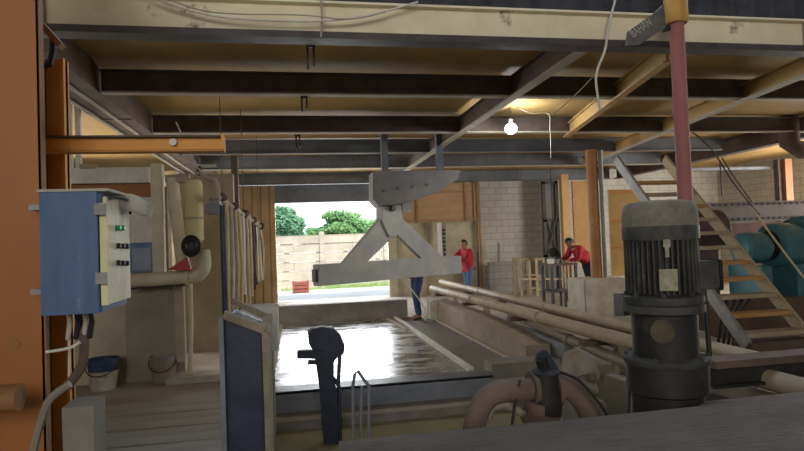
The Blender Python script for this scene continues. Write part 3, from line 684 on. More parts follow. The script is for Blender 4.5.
# ================================================================== STAIRCASE
t = thing('staircase', (5.7, 7.5, 0), 'steep timber staircase with open treads rising behind the black motor', 'staircase')
XL, XR = 5.21, 6.09
y_b, z_b, y_t, z_t = 6.06, .26, 8.7, 2.86
for x, m_ in ((XL, 'steelgrey'), (XR, 'bone')): MB().beam((x, y_b, z_b), (x, y_t, z_t), .05, .16).build('stringer', M[m_], t, bevel=.006)
n_t = 11
for k in range(n_t):
    z = .37 + .205 * k; y = y_b + (y_t - y_b) * (z - z_b) / (z_t - z_b)
    MB().box((XL + .02, y - .1, z - .02), (XR - .02, y + .12, z + .03)).build('tread', M['tread'] if k in (1, 3, 4, 8, 10) else M['bone'], t, bevel=.005)
MB().box((XL, 6.0, 0), (XR + .1, 6.3, .3)).build('bottom_step', M['rust'], t, bevel=.01)
# dark maroon machine under stairs (belt guard) and blue-teal motor
def cylX(cx, cy, cz, r, x0, x1, m_, parent, name, seg=40, prof=None):
    return MB().lathe(prof or [(r * .9, x0), (r, x0 + .03), (r, x1 - .03), (r * .9, x1)], (0, cy, cz), 'X', seg).build(name, m_, parent)
t = thing('teal_motor', (7.6, 8.6, 0), 'large teal electric motor with ribbed drum behind the staircase', 'motor')
my, mz, dX = 8.3, 1.33, .4
MB().lathe([(.2, 6.68), (.25, 6.72), (.26, 6.8), (.26, 7.05), (.24, 7.1)], (dX, my, mz), 'X', 36).build('shaft_housing', M['teal'], t)
MB().lathe([(.12, 7.1), (.12, 7.3)], (dX, my, mz), 'X', 24).build('coupling', M['flange'], t)
MB().lathe([(.27, 7.24), (.35, 7.27), (.36, 7.3), (.36, 7.68), (.34, 7.72)], (dX, my, mz + .03), 'X', 40).build('drum', M['teal'], t)
MB().lathe([(.40, 7.72), (.43, 7.76), (.43, 9.0), (.40, 9.04)], (dX, my, mz + .05), 'X', 40).build('stator', M['teal'], t)
for k in range(14):
    a = 2 * PI * k / 14; MB().beam((dX + 7.78, my + math.cos(a) * .44, mz + .05 + math.sin(a) * .44), (dX + 8.95, my + math.cos(a) * .44, mz + .05 + math.sin(a) * .44), .025, .025).build('fin', M['teal'], t)
MB().lathe([(.24, 7.225), (.24, 7.24)], (dX, my, mz + .03), 'X', 30).build('end_bell_shadow_ring', M['black'], t)
for x in (7.15, 7.8, 9.0): MB().box((x, my - .35, .55), (x + .2, my + .35, 1.05)).build('foot', M['teal'], t)
MB().box((6.3, my - .5, 0), (9.6, my + .5, .55)).build('machine_plinth', M['rust'], bevel=.02, label='brown plinth carrying the teal motor', cat='plinth')
t = thing('belt_guard', (6.6, 9.4, 0), 'dark maroon belt guard seen between the stair treads', 'belt guard')
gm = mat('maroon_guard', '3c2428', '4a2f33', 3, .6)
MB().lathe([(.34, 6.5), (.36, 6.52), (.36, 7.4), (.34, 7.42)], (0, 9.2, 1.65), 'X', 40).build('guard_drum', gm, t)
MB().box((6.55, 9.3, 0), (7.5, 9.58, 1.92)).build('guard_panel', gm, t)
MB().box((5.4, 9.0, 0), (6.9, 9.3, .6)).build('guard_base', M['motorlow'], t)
# bolted grey beam behind, pipes on the limewashed wall
t = thing('bolted_beam', (9.5, 9.6, 1.8), 'grey steel beam with rows of bolts above the teal motor', 'beam')
a = at(730, 203, Y=9.6); c = at(804, 221, Y=9.6)
MB().box((a.x - .4, 9.6, c.z + .02), (a.x + 3.6, 9.75, a.z + .02)).build('web', mat('mauve_grey_steel', '6f6866', '837b78', 3, .7), t)
for k in range(30): 
    for z in (a.z - .03, c.z + .08): MB().lathe([(.022, -.02), (.022, 0)], (a.x - .35 + .13 * k, 9.6, z), 'Y', 8).build('bolt', M['darksteel'], t)
MB().box((a.x - .2, 9.62, c.z - .22), (a.x + 3, 9.7, c.z)).build('lower_web', mat('dull_red_steel', '6a4742', '7c5650', 3, .7), t)
a = at(690, 169, Y=12.79); c = at(779, 168, Y=12.79)
t = thing('horizontal_pipe', (a.x + 1, 12.79, a.z), 'horizontal grey pipe crossing in front of the limewashed wall', 'pipe')
MB().tube([(a.x, 12.79, a.z), (c.x, 12.79, a.z)], .045, 12).build('tube', M['greybeam'], t); MB().tube([(c.x - .08, 12.79, a.z), (c.x, 12.79, a.z)], .06, 14).build('end_cap', M['white'], t)
a = at(777, 145, Y=12.6); c = at(784, 200, Y=12.6); MB().box((a.x, 12.6, 0), (c.x, 12.75, 3.36)).build('column', M['darksteel'], label='dark steel post beside the orange column at the far right', cat='column')
a = at(784, 145, Y=12.5); c = at(794, 200, Y=12.5); MB().box((a.x, 12.5, 0), (c.x, 12.7, 3.36)).build('column', mat('deep_orange', '6f4520', '7d5028', 2, .7), label='orange square column at the far right in front of the limewashed wall', cat='column')
for q, lab in (([(722, 158), (735, 178), (752, 202)], 'thick slanting cord descending before the limewashed wall'), ([(720, 160), (721, 180), (722, 196)], 'dark vertical cord beside the slanting cords'), ([(690, 130), (712, 150), (735, 185), (760, 215)], 'long slanting dark wire from the deck down to the bolted beam'), ([(752, 208), (775, 240), (804, 278)], 'tan rope stretched diagonally in front of the teal motor')):
    Y_ = 9.2 if 'tan' not in lab else 7.0
    wire(q, lab, .014, 'darksteel' if 'tan' not in lab else 'brass', 'cord', 'cord', Y=Y_)
# handrail post right + low tan rail
a = at(800, 292, Y=6.5); t = thing('guard_rail', (6.6, 6.5, 0), 'ochre steel guard rail at the right edge beside the stair foot', 'rail')
MB().tube([(6.55, 6.5, a.z), (8.3, 6.5, a.z)], .03, 10).build('top_bar', M['brass'], t)
for x in (6.62, 8.0): MB().tube([(x, 6.5, 0), (x, 6.5, a.z)], .03, 10).build('post', M['orange2'], t)
for k in range(4):
    MB().tube([(5.55 + .12 * k, 7.0 + .05 * k, .0), (5.6 + .13 * k, 6.95 + .06 * k, .45), (5.75 + .13 * k, 7.0, .75)], .022, 8).build('cable', M['black'], label=['leftmost', 'second', 'third', 'rightmost'][k] + ' black cable of the bunch rising behind the lowest stair treads', cat='cable', group='black cables behind the stair')
# concrete floor box behind stairs/pipes
MB().box((4.45, 6.6, 0), (5.15, 8.4, .35)).build('concrete_block', M['kerb'], bevel=.02, label='concrete plinth left of the stair foot, behind the motor', cat='concrete block')

# ================================================================== RED POLE
px_, py_ = 3.405, 4.6
t = thing('red_pole', (px_, py_, 0), 'tall faded red pole with yellow collar rising behind the black motor', 'pole')
MB().tube([(px_, py_, 1.3), (px_, py_, 4.1)], .062, 20).build('shaft', M['redpole'], t)
MB().tube([(px_, py_, .12), (px_, py_, 1.3)], .05, 16).build('base_post', M['motorlow'], t)
MB().lathe([(.09, 3.50), (.1, 3.52), (.1, 3.78), (.09, 3.80)], (px_, py_, 0), seg=20).build('collar', M['yellowcol'], t)
a = at(628, 44, Y=4.5); c = at(664, 12, Y=4.5)
t = thing('bracket_plate', (a.x + .1, 4.5, a.z), 'dark slanting bracket with worn pale lettering left of the pole collar', 'bracket')
u_ = Vector((0, 0, 1)); q0 = at(630, 30, Y=4.5); q1 = at(656, 12, Y=4.5)
MB().prism([a, at(642, 43, Y=4.5), at(666, 27, Y=4.5), at(664, 4, Y=4.5), q1, q0], (0, .05, 0)).build('plate', mat('worn_grey_plate', '4f4b49', '6d6866', 6, .7), t)
MB().prism([at(666, 25, Y=4.55), at(671, 26, Y=4.55), at(671, 30, Y=4.55), at(664, 31, Y=4.55)], (0, .04, 0)).build('lug', M['black'], t)
txt = bpy.data.curves.new('lettering', 'FONT'); txt.body = 'BAHAN'; txt.size = .085; txt.extrude = .001
to = bpy.data.objects.new('tmp_t', txt); C.objects.link(to)
dg = bpy.context.evaluated_depsgraph_get(); dg.update(); tm = bpy.data.meshes.new_from_object(to.evaluated_get(dg)); bpy.data.objects.remove(to)
s0 = at(633, 38, Y=4.495); s1 = at(656, 22, Y=4.495); ang = math.atan2(s1.z - s0.z, s1.x - s0.x)
tm.transform(Matrix.Translation(s0 - worldloc(t)) @ Matrix.Rotation(-ang, 4, 'Y') @ Matrix.Rotation(PI / 2, 4, 'X') @ Matrix.Diagonal((.8, 1.2, 1, 1)))
link('lettering', tm, mat('worn_letter_paint', '9a948c', 'b0aaa2', 12, .8), t, None, smooth=False)

# ================================================================== FOREGROUND SLAB
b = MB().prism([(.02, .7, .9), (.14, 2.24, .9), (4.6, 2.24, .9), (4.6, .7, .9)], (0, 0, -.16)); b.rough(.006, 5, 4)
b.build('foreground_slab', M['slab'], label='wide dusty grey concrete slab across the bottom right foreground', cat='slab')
b = MB(); b.box((.2, 1.9, -.3), (.45, 2.15, .735)); b.box((3.9, 1.9, -.3), (4.2, 2.15, .735))
b.build('slab_wall', M['slab'], label='concrete piers under the foreground slab', cat='pier')

# ================================================================== VERTICAL MOTOR
mx_, my_ = 1.925, 2.82
t = thing('vertical_motor', (mx_, my_, .86), 'dusty black finned vertical electric motor with domed cap', 'motor')
zf, zc = 1.27, 1.62
MB().lathe([(.165, zf + .03), (.165, zc)], (mx_, my_, 0), seg=40).build('casing', M['motorlow'], t)
b = MB()
for k in range(40):
    a = 2 * PI * k / 40; d = Vector((math.cos(a), math.sin(a), 0)); c = Vector((mx_, my_, 0))
    b.beam(c + d * .179 + Vector((0, 0, zf + .06)), c + d * .179 + Vector((0, 0, zc - .01)), .009, .034, up=d)
b.build('cooling_fins', M['motor'], t)
MB().lathe([(.19, zc - .015), (.199, zc - .005), (.2, zc + .12), (.192, zc + .165), (.17, zc + .188), (.1, zc + .197), (.01, zc + .2)], (mx_, my_, 0), seg=48).build('fan_cowl', M['motorcap'], t)
MB().lathe([(.202, zc - .01), (.203, zc + .0), (.203, zc + .055), (.2, zc + .06)], (mx_, my_, 0), seg=48).build('cowl_band', M['motor'], t)
MB().lathe([(.17, zf + .0), (.205, zf + .0), (.212, zf + .012), (.212, zf + .04), (.18, zf + .05)], (mx_, my_, 0), seg=48).build('flange', M['motor'], t)
for k in range(8):
    a = 2 * PI * k / 8 + .2; MB().lathe([(.013, zf + .04), (.013, zf + .06), (.006, zf + .065)], (mx_ + math.cos(a) * .193, my_ + math.sin(a) * .193, 0), seg=6).build('bolt', M['motor'], t)
d = Vector((-math.sin(math.radians(34)) * 1, -math.cos(math.radians(34)), 0)); c = Vector((mx_, my_, 0)); s_ = Vector((d.y, -d.x, 0)) * -1
c2 = c + d * .2 + s_ * .03
MB().beam(c2 + Vector((0, 0, zf + .08)), c2 + Vector((0, 0, zf + .19)), .09, .012, up=d).build('nameplate', M['plate'], t, bevel=.002)
MB().beam(c2 + Vector((0, 0, zf + .25)), c2 + Vector((0, 0, zf + .3)), .02, .03, up=d).build('lug', M['plate'], t)
MB().beam(c2 + Vector((0, 0, zc - .05)), c2 + Vector((0, 0, zc - .01)), .035, .03, up=d).build('lug', M['plate'], t)
s2 = Vector((math.cos(math.radians(-5)), math.sin(math.radians(-5)), 0))
MB().beam(c + s2 * .17 + Vector((0, 0, zf + .14)), c + s2 * .30 + Vector((0, 0, zf + .14)), .15, .15).build('terminal_box', M['motor'], t, bevel=.01)
tb = [o for o in t.children if o.name.startswith('terminal_box')][-1]
MB().beam(c + s2 * .30 + Vector((0, 0, zf + .14)), c + s2 * .315 + Vector((0, 0, zf + .14)), .165, .165).build('terminal_lid', M['motorlow'], tb, bevel=.006)
MB().tube([c + s2 * .24 + Vector((0, 0, zf + .08)), c + s2 * .24 + Vector((0, 0, zf + .04))], .022, 10).build('cable_gland', M['motor'], tb)
MB().tube([c + s2 * .24 + Vector((0, 0, zf + .07)), c + s2 * .25 + Vector((0, -.0, zf + .0)), c + s2 * .26 + Vector((0, 0, zf - .3))], .014, 8).build('power_cable', M['black'], t)
t.scale = (.95, .95, 1)
t = thing('pump_stand', (mx_, my_, -.3), 'black cast pump stand with two wide flanges carrying the finned motor', 'pump')
MB().lathe([(.21, zf - .045), (.214, zf - .04), (.214, zf - .004), (.2, zf - .001)], (mx_, my_, 0), seg=48).build('top_flange', M['motor'], t)
MB().lathe([(.172, .96), (.175, zf - .045)], (mx_, my_, 0), seg=48).build('lantern', M['motorlow'], t)
b = MB().lathe([(.06, -.176), (.062, -.17)], (0, 0, 0), 'Y', seg=20)
bmesh.ops.rotate(b.bm, cent=(0, 0, 0), matrix=Matrix.Rotation(-math.radians(38), 3, 'Z'), verts=b.bm.verts[:]); bmesh.ops.translate(b.bm, vec=(mx_, my_, 1.14), verts=b.bm.verts[:])
b.build('inspection_cover', mat('olive_dust', '453f30', '5d543f', 8, .9), t)
MB().lathe([(.175, .955), (.222, .955), (.228, .965), (.228, .985), (.2, .995), (.175, .995)][:6], (mx_, my_, 0), seg=48).build('middle_flange', M['motor'], t)
MB().lathe([(.2, .80), (.215, .81), (.218, .955)], (mx_, my_, 0), seg=48).build('skirt', M['motorlow'], t)
MB().lathe([(.16, -.3), (.165, .3), (.19, .6), (.19, .80)], (mx_, my_, 0), seg=48).build('pump_body', M['motorlow'], t)
for k in range(10):
    a = 2 * PI * k / 10 + .1; MB().lathe([(.012, .985), (.012, 1.005)], (mx_ + math.cos(a) * .208, my_ + math.sin(a) * .208, 0), seg=6).build('bolt', M['motor'], t)

t.scale = (.95, .95, 1)
# ================================================================== U PIPE WITH VALVE
Yp = 2.72; D = lambda x, y, Y=Yp: at(x, y, Y=Y)
um = mat('brown_cast_pipe', '5a4a42', '6d5b51', 5, .75, c3='86796c')
t = thing('pump_manifold', D(530, 440), 'thick brown U-shaped pump pipe with a valve in the foreground pit', 'pipe')
def curve(pts, n=8, Y=Yp): return wire(pts, None, sub=n, Y=Y)
cl = curve([(474, 470), (474, 440), (475, 425), (480, 408), (490, 396), (505, 391), (525, 390), (540, 388)]); MB().tube(cl, .054, 20).build('elbow', um, t)
cr_ = curve([(592, 470), (592, 432), (588, 412), (578, 396), (566, 387), (552, 384), (540, 386)]); MB().tube(cr_, .054, 20).build('elbow', um, t)
for px0 in (533, 557):
    a = D(px0, 388); MB().tube([a + Vector((-.012, 0, 0)), a + Vector((.012, 0, 0))], .08, 24).build('flange', um, t)
a = D(545, 388); MB().lathe([(.05, -.16), (.075, -.13), (.085, -.05), (.07, .05), (.075, .08), (.04, .1)], a, seg=20).rough(.008, 12).build('valve_body', M['motorlow'], t)
MB().tube([a + Vector((0, 0, .1)), a + Vector((-.02, -.01, .15))], .03, 12).build('valve_stem', M['motorlow'], t)
MB().beam(D(540, 352), D(561, 384), .045, .06).build('lever', M['navy'], t, bevel=.01)
a = D(540, 408); MB().lathe([(.05, -.07), (.095, -.06), (.1, -.035), (.07, -.02), (.075, .03), (.045, .05)], a, seg=20).build('lower_flange', um, t)
MB().tube([D(520, 412), D(505, 404), D(492, 407), D(488, 418)], .022, 10).build('bypass_pipe', M['greypipe'], t)
wire([(520, 380), (516, 398), (512, 425), (510, 440)], 'black cable hanging at the left of the pump valve', .007, 'black', Y=2.68)
wire([(560, 372), (578, 380), (595, 398), (607, 416), (612, 440)], 'black cable draped over the right pump elbow', .007, 'black', Y=2.6)
wire([(630, 384), (629, 400), (628, 425)], 'short black cable hanging beside the pump stand', .007, 'black', Y=2.9)
# slurry caked boulder / valve lump behind
b = MB(); bmesh.ops.create_icosphere(b.bm, subdivisions=4, radius=1, matrix=Matrix.Translation(at(580, 374, Y=3.9)) @ Matrix.Diagonal((.12, .16, .17, 1))); b.rough(.09, 9)
b.build('slurry_lump', M['sludge'], label='lumpy block caked with dried slurry behind the right pump elbow', cat='lump')
b = MB(); c = at(582, 395, Y=3.9); b.box((c.x - .1, 3.75, -.3), (c.x + .12, 4.05, c.z - .02)); b.build('lump_pedestal', M['kerb'], bevel=.02, label='small concrete stub carrying the slurry-caked lump', cat='pedestal')
# little clutter on the block behind: hoop and scrap
wire([at(542, 354, Z=.03), at(541, 346, Z=.1), at(548, 342, Z=.14), at(560, 342, Z=.03)], 'bent black hook lying on the concrete bed behind the valve', .012, 'black', 'hook', 'hook')
wire([at(556, 349, Z=.03), at(564, 344, Z=.1), at(575, 342, Z=.05)], 'short bar of scrap beside the bent black hook', .012, 'motorlow', 'scrap_bar', 'bar')

# ================================================================== DARK LEVER (left-centre)
YL = 5.7; V_ = lambda x, y: at(x, y, Y=YL)
t = thing('pump_lever', V_(330, 443), 'dark hammer-shaped post with rounded head standing at the pool edge', 'machine')
prof = [(308, 333), (312, 329), (322, 327), (334, 329), (341, 336), (345, 346), (344, 354), (338, 357), (334, 362), (334, 380), (338, 395), (342, 428), (341, 444), (324, 445), (322, 420), (320, 392), (317, 372), (314, 352), (309, 345)]
MB().prism([V_(*q) for q in prof], (0, .14, 0)).build('body', M['navy'], t, bevel=.006)
a = V_(297, 354); MB().beam(a, V_(324, 354), .09, .08).build('side_stub', M['navy'], t, bevel=.008)
MB().beam(V_(308, 362), V_(324, 362), .05, .04).build('lower_stub', M['navy'], t)
MB().beam(V_(340, 352), V_(338, 386), .05, .035, up=(1, 0, 0)).build('side_bar', M['navy'], t)
MB().tube([V_(333, 378), V_(339, 386), V_(340, 442)], .02, 10).build('rod', M['navy'], t)
t = thing('bent_rods', at(361, 442, Y=5.5), 'group of slim slate rods bent over at the top beside the dark post', 'rack')
bl = M['slate']
for k, (x, top, bx) in enumerate(((355, 374, 353), (362, 386, 361), (369, 386, 369))):
    MB().tube([at(bx, 444, Y=5.5), at(bx, top + 10, Y=5.5), at(x, top, Y=5.5)], .016, 8).build('rod', bl, t)
MB().tube([at(355, 374, Y=5.5), at(358, 371, Y=5.5), at(364, 380, Y=5.5), at(369, 386, Y=5.5)], .016, 8).build('bent_top', bl, t)

# ================================================================== DARK TANK (blade guard)
t = thing('steel_tank', (-.35, 4.3, 0), 'tall narrow dark steel tank with pale caked rim left of the pool', 'tank')
q = [at(224, 314, Y=4.0), at(262, 331, Y=4.0)]
xl, xr = q[0].x, q[1].x
MB().prism([(xl, 4.0, 0), (xr, 4.0, 0), (xr, 4.0, q[1].z), (xl + .03, 4.0, q[0].z - .02), (xl, 4.0, q[0].z - .03)], (0, .5, 0)).build('shell', M['navy'], t, bevel=.01)
MB().beam((xl, 3.98, q[0].z - .0), (xr + .02, 3.98, q[1].z + .01), .06, .05).build('rim', M['sludge'], t)
MB().beam((xr + .02, 3.98, q[1].z + .01), (xr + .02, 4.52, q[1].z + .03), .06, .05).build('rim', M['sludge'], t)
MB().box((xr, 3.96, 0), (xr + .035, 4.5, q[1].z)).rough(.004, 12, 3).build('caked_side', M['sludge'], t)
MB().box((xl - .03, 3.95, 0), (xl, 4.02, q[0].z - .02)).build('corner_angle', M['slate'], t)
MB().beam((xl, 4.5, q[0].z + .04), (xr, 4.5, q[1].z + .04), .05, .04).build('rim', M['sludge'], t)
# pole rising from the tank
a = at(222, 205, Y=4.6); c = at(228, 325, Y=4.6)
MB().tube([(a.x, 4.62, 0), (a.x, 4.62, a.z)], .022, 12).build('pole', M['navy'], label='slim dark blue pole rising behind the dark tank', cat='pole')
MB().box((at(232, 0, Y=5.2).x, 5.1, .75), (at(268, 0, Y=5.2).x - .0, 5.5, at(240, 308, Y=5.2).z)).build('white_tray', M['white'], bevel=.01, label='pale tray box behind the top of the dark tank', cat='tray')
MB().box((at(232, 0, Y=5.2).x + .05, 5.15, 0), (at(268, 0, Y=5.2).x - .05, 5.45, .75)).build('tray_stand', M['kerb'], label='concrete stand under the pale tray box', cat='stand')

# ================================================================== LEFT: columns, channel beam, control box
cx1 = at(42.5, 250, Y=2.9).x
t = thing('orange_column', (cx1 - .35, 3.0, 0), 'broad orange painted steel column filling the left edge', 'column')
MB().box((cx1 - .9, 2.9, .55), (cx1, 2.93, 4.6)).build('web', M['orange'], t)
MB().box((cx1 - .01, 2.9, .55), (cx1 + .006, 2.94, 4.6)).build('flange', M['sooty'], t)
MB().box((cx1 - 1.1, 2.85, 0), (cx1 + .006, 3.0, .55)).build('base', M['sooty'], t)
for (x, z, r) in ((.12, 1.25, .02), (.5, 1.9, .015), (.3, 1.0, .02)): MB().lathe([(r, -.004), (r, 0)], (cx1 - x, 2.9, z), 'Y', 12).build('weld_spot', M['sooty'], t)
cx2 = at(44, 100, Y=3.45).x; cx3 = at(66, 100, Y=3.45).x
t = thing('orange_channel_post', (cx2, 3.45, 0), 'narrower orange channel post just right of the broad orange column', 'column')
MB().box((cx2, 3.45, 0), (cx3, 3.48, 2.72)).build('web', M['orange2'], t)
MB().box((cx3 - .012, 3.42, 0), (cx3, 3.5, 2.72)).build('flange', M['orange2'], t); MB().box((cx2, 3.38, 0), (cx2 + .012, 3.6, 2.72)).build('flange', M['sooty'], t)
a = at(42, 25, Y=3.3); c = at(62, 47, Y=3.3)
MB().beam(a, c, .06, .03).build('top_brace', M['sooty'], t)
MB().tube([at(44, 66, Y=3.35), at(50, 64, Y=3.35), at(53, 52, Y=3.35), at(53, 40, Y=3.35)], .018, 8).build('hook', M['black'], t)
cx4 = at(222, 144, Y=3.3).x; zc_ = at(130, 144, Y=3.3).z
t = thing('channel_beam', (cx4 - .5, 3.3, zc_ - .04), 'short horizontal orange channel beam sticking out above the blue control box', 'beam')
MB().box((cx2 - .05, 3.3, zc_ - .035), (cx4, 3.31, zc_ + .035)).build('web', M['orange2'], t)
MB().box((cx2 - .05, 3.26, zc_ + .032), (cx4, 3.38, zc_ + .04)).build('top_flange', M['darksteel'], t); MB().box((cx2 - .05, 3.3, zc_ - .04), (cx4, 3.38, zc_ - .032)).build('bottom_flange', M['orange2'], t)
MB().box((cx4, 3.26, zc_ - .04), (cx4 + .01, 3.38, zc_ + .045)).build('end_plate', M['orange2'], t)
a = at(173, 142, Y=3.28); MB().lathe([(.02, -.02), (.02, .0), (.012, .005)], (a.x, 3.295, a.z), 'Y', 10).build('bolt', M['rope'], t)

bx0 = at(42, 250, Y=2.75).x; bx1 = at(104, 250, Y=2.75).x; zt = at(70, 192, Y=2.75).z; zb_ = at(70, 314, Y=2.75).z
t = thing('control_box', ((bx0 + bx1) / 2, 2.95, zb_), 'blue steel electrical control box with push buttons on its cream side', 'control box')
ydep = 3.13
MB().box((bx0, 2.75, zb_), (bx1 - .012, ydep, zt)).build('case', M['blue'], t, bevel=.004)
MB().box((bx0 - .004, 2.737, zb_ - .002), (bx1 - .02, 2.752, zt + .003)).build('door', M['blue'], t, bevel=.003)
MB().box((bx1 - .012, 2.78, zb_ + .03), (bx1 + .006, ydep, zt - .02)).build('side_panel', M['creampaint'], t, bevel=.002)
MB().box((bx1 - .03, 2.75, zb_ + .03), (bx1 + .012, 2.77, zt - .05)).build('frame_strip', M['yellow'], t)
MB().box((bx0 - .01, 2.73, zt), (bx1 + .03, ydep + .02, zt + .012)).build('rain_lid', M['bucketwhite'], t)
MB().prism([(bx1 - .01, 2.95, zt - .05), (bx1 + .1, 3.02, zt - .1), (bx1 + .12, 3.05, zt - .04), (bx1 + .06, 3.0, zt + .01), (bx1, 2.95, zt + .012)], (0, .16, 0)).build('wrapped_cloth', M['bucketwhite'], t, bevel=.008)
for z in (zt - .08, zb_ + .15): MB().box((bx1 - .03, 2.725, z - .025), (bx1 + .014, 2.745, z + .025)).build('hinge', M['steelgrey'], t)
MB().tube([(bx1 + .012, 2.79, zt - .03), (bx1 + .04, 2.79, zt - .02), (bx1 + .04, 3.05, zt - .02), (bx1 + .02, 3.1, zt - .08)], .007, 8).build('wire_loop', M['black'], t)
def xb(px, py): # point on the side face
    d = CR.to_3x3() @ Vector(((px - 402) / F, -(py - 225.5) / F, -1)); tt = bx1 / d.x; return Vector((0, 0, EYE)) + d * tt
for row, (py, n_, mm) in enumerate(((228, 2, 'green'), (246, 3, 'black'), (263, 3, 'black'))):
    for k in range(n_):
        p = xb(115 + k * 4.3, py + k * .2); bt = MB().lathe([(.012, .004), (.013, .022), (.009, .026)], (bx1, p.y, p.z), 'X', 12).build('push_button', M[mm], t)
        MB().lathe([(.016, .004), (.016, .010)], (bx1, p.y, p.z), 'X', 12).build('bezel', M['white' if row else 'green'], bt)
for z in (zt - .06, zb_ + .1):
    MB().box((bx0 - .07, 2.80, z - .012), (bx0 + .0, 2.89, z + .012)).build('mounting_bracket', M['steelgrey'], t)
    MB().box((bx0 - .02, 2.78, z - .05), (bx0, 2.89, z + .01)).build('mounting_bracket', M['steelgrey'], t)
for k, (px, mm) in enumerate(((68, 'bucketwhite'), (76, 'black'), (84, 'bucketwhite'), (90, 'black'))):
    a = at(px, 312, Y=2.95); MB().tube([(a.x, 2.95, zb_), (a.x + .005, 2.96, zb_ - .06), (a.x - .02, 3.0, zb_ - .14)], .012, 8).build('cable_stub', M[mm], t)
wire([(82, 314), (84, 330), (84, 350), (82, 365), (74, 378), (66, 388)], 'thick brown cable drooping below the blue control box', .022, 'rust', Y=3.0)
wire([(46, 352), (60, 350), (72, 347), (80, 342)], 'pale cord tied round the orange post below the control box', .007, 'rope', Y=2.88)
wire([(69, 314), (69, 335), (69, 352), (69, 378)], 'thin pale cable hanging straight down below the control box', .005, 'rope', Y=3.02)
wire([(70, 384), (58, 392), (48, 402), (42, 418), (36, 440), (30, 470)], 'dusty conduit curving down at the bottom left corner', .017, 'greypipe', Y=2.7)
# concrete stub at bottom left
a = at(62, 398, Y=2.7); c = at(94, 398, Y=2.7)
MB().box((a.x, 2.7, 0), (c.x, 2.86, a.z - .04)).rough(.012, 4, 3).build('concrete_stub', mat('dim_concrete', '6a655b', '7d776c', 3, .9), label='upright concrete stub in the bottom left corner beside the grooved floor', cat='concrete block')
a = at(0, 386, Y=2.6); MB().tube([(a.x - .3, 2.6, a.z - .05), (at(20, 386, Y=2.6).x, 2.6, a.z - .05)], .055, 16).build('pipe_stub', M['sooty'], label='dark orange horizontal pipe stub at the lower left edge', cat='pipe')

# grooves / boards on left floor
for k, (y0_, y1_, lab) in enumerate([(6.15, 6.62, 'farthest flat concrete floor plank on the left'), (5.66, 6.12, 'second flat floor plank from the cream wall'), (5.2, 5.63, 'third flat floor plank from the cream wall'), (4.72, 5.17, 'fourth flat floor plank, nearer the dark tank'), (4.2, 4.69, 'nearest flat floor plank beside the concrete stub')]):
    MB().box((-2.2, y0_, 0), (-.5, y1_, .035)).build('floor_plank', mat('floor_plank', '8f8a82', 'a5a097', 2, .8, stretch=(.6, 3, 1)), bevel=.006, label=lab, cat='floor plank', group='flat planks on the left floor')
MB().box((-1.62, 7.5, 0), (-.5, 7.9, .09)).build('floor_kerb', M['paleconc'], bevel=.015, label='low concrete kerb on the floor by the corner of the cream wall', cat='kerb')

# ------------------------------------------------------------------ left wall fittings, Y ~ 7.8
WL = 7.85
def wb(name, px0, py0, px1, py1, Y, th, m_, lab, cat, bevel=.004):
    a = at(px0, py0, Y=Y); c = at(px1, py1, Y=Y); return MB().box((a.x, Y - th, c.z), (c.x, Y, a.z)).build(name, m_, label=lab, cat=cat, bevel=bevel)
t = thing('hatch_window', at(110, 168, Y=8), 'tan boarded opening with pale frame above the blue control box', 'window')
a = at(66, 100, Y=13.45); c = at(168, 172, Y=13.45)
MB().box((a.x - .3, 13.42, c.z-.1), (-2.56, 13.46, 3.38)).build('boarding', mat('tan_boarding', '9d8a66', 'b09c76', 2, .8), t)
for px in (67, 76): q_ = at(px, 130, Y=8.0); MB().box((q_.x, 7.96, 2.47), (q_.x + .06, 8.02, 3.7)).build('frame_post', M['white'], t)
wb('stone_ledge', 72, 170, 153, 184, 7.98, .2, M['white'], 'long whitish ledge on the cream wall above the control box', 'ledge')
wb('orange_strip', 70, 185, 153, 197, 7.9, .04, M['orange'], 'flat orange strip below the whitish wall ledge', 'strip')
wb('small_box', 82, 165, 98, 169, 7.85, .1, M['bone'], 'small flat tan block lying on the whitish wall ledge', 'block')
wb('enamel_board', 125, 198, 154, 272, 7.9, .03, M['white'], 'smooth whitish board on the wall right of the control box', 'board')
t = thing('wall_picture', at(142, 272, Y=7.85), 'faded blue framed notice on the wall right of the control box', 'notice')
a = at(130, 243, Y=7.86); c = at(154, 272, Y=7.86)
MB().box((a.x, 7.84, c.z), (c.x, 7.87, a.z)).build('frame', M['bluep'], t); MB().box((a.x + .03, 7.832, c.z + .03), (c.x - .03, 7.84, a.z - .07)).build('sheet', mat('washed_blue', '8390a0', '98a3b0', 5, .8), t)
wb('stained_slab', 126, 290, 186, 380, 7.9, .05, mat('stained_lower_wall', '86806f', '9f9883', 1.5, .9, c3='625b4e'), 'stained grey lower wall slab behind the pale bucket', 'slab')
t = wb('square_duct', 153, 165, 167, 276, 7.75, .16, M['creampaint'], 'vertical cream square duct rising to the deck beside the yellow cylinder', 'duct', .01)
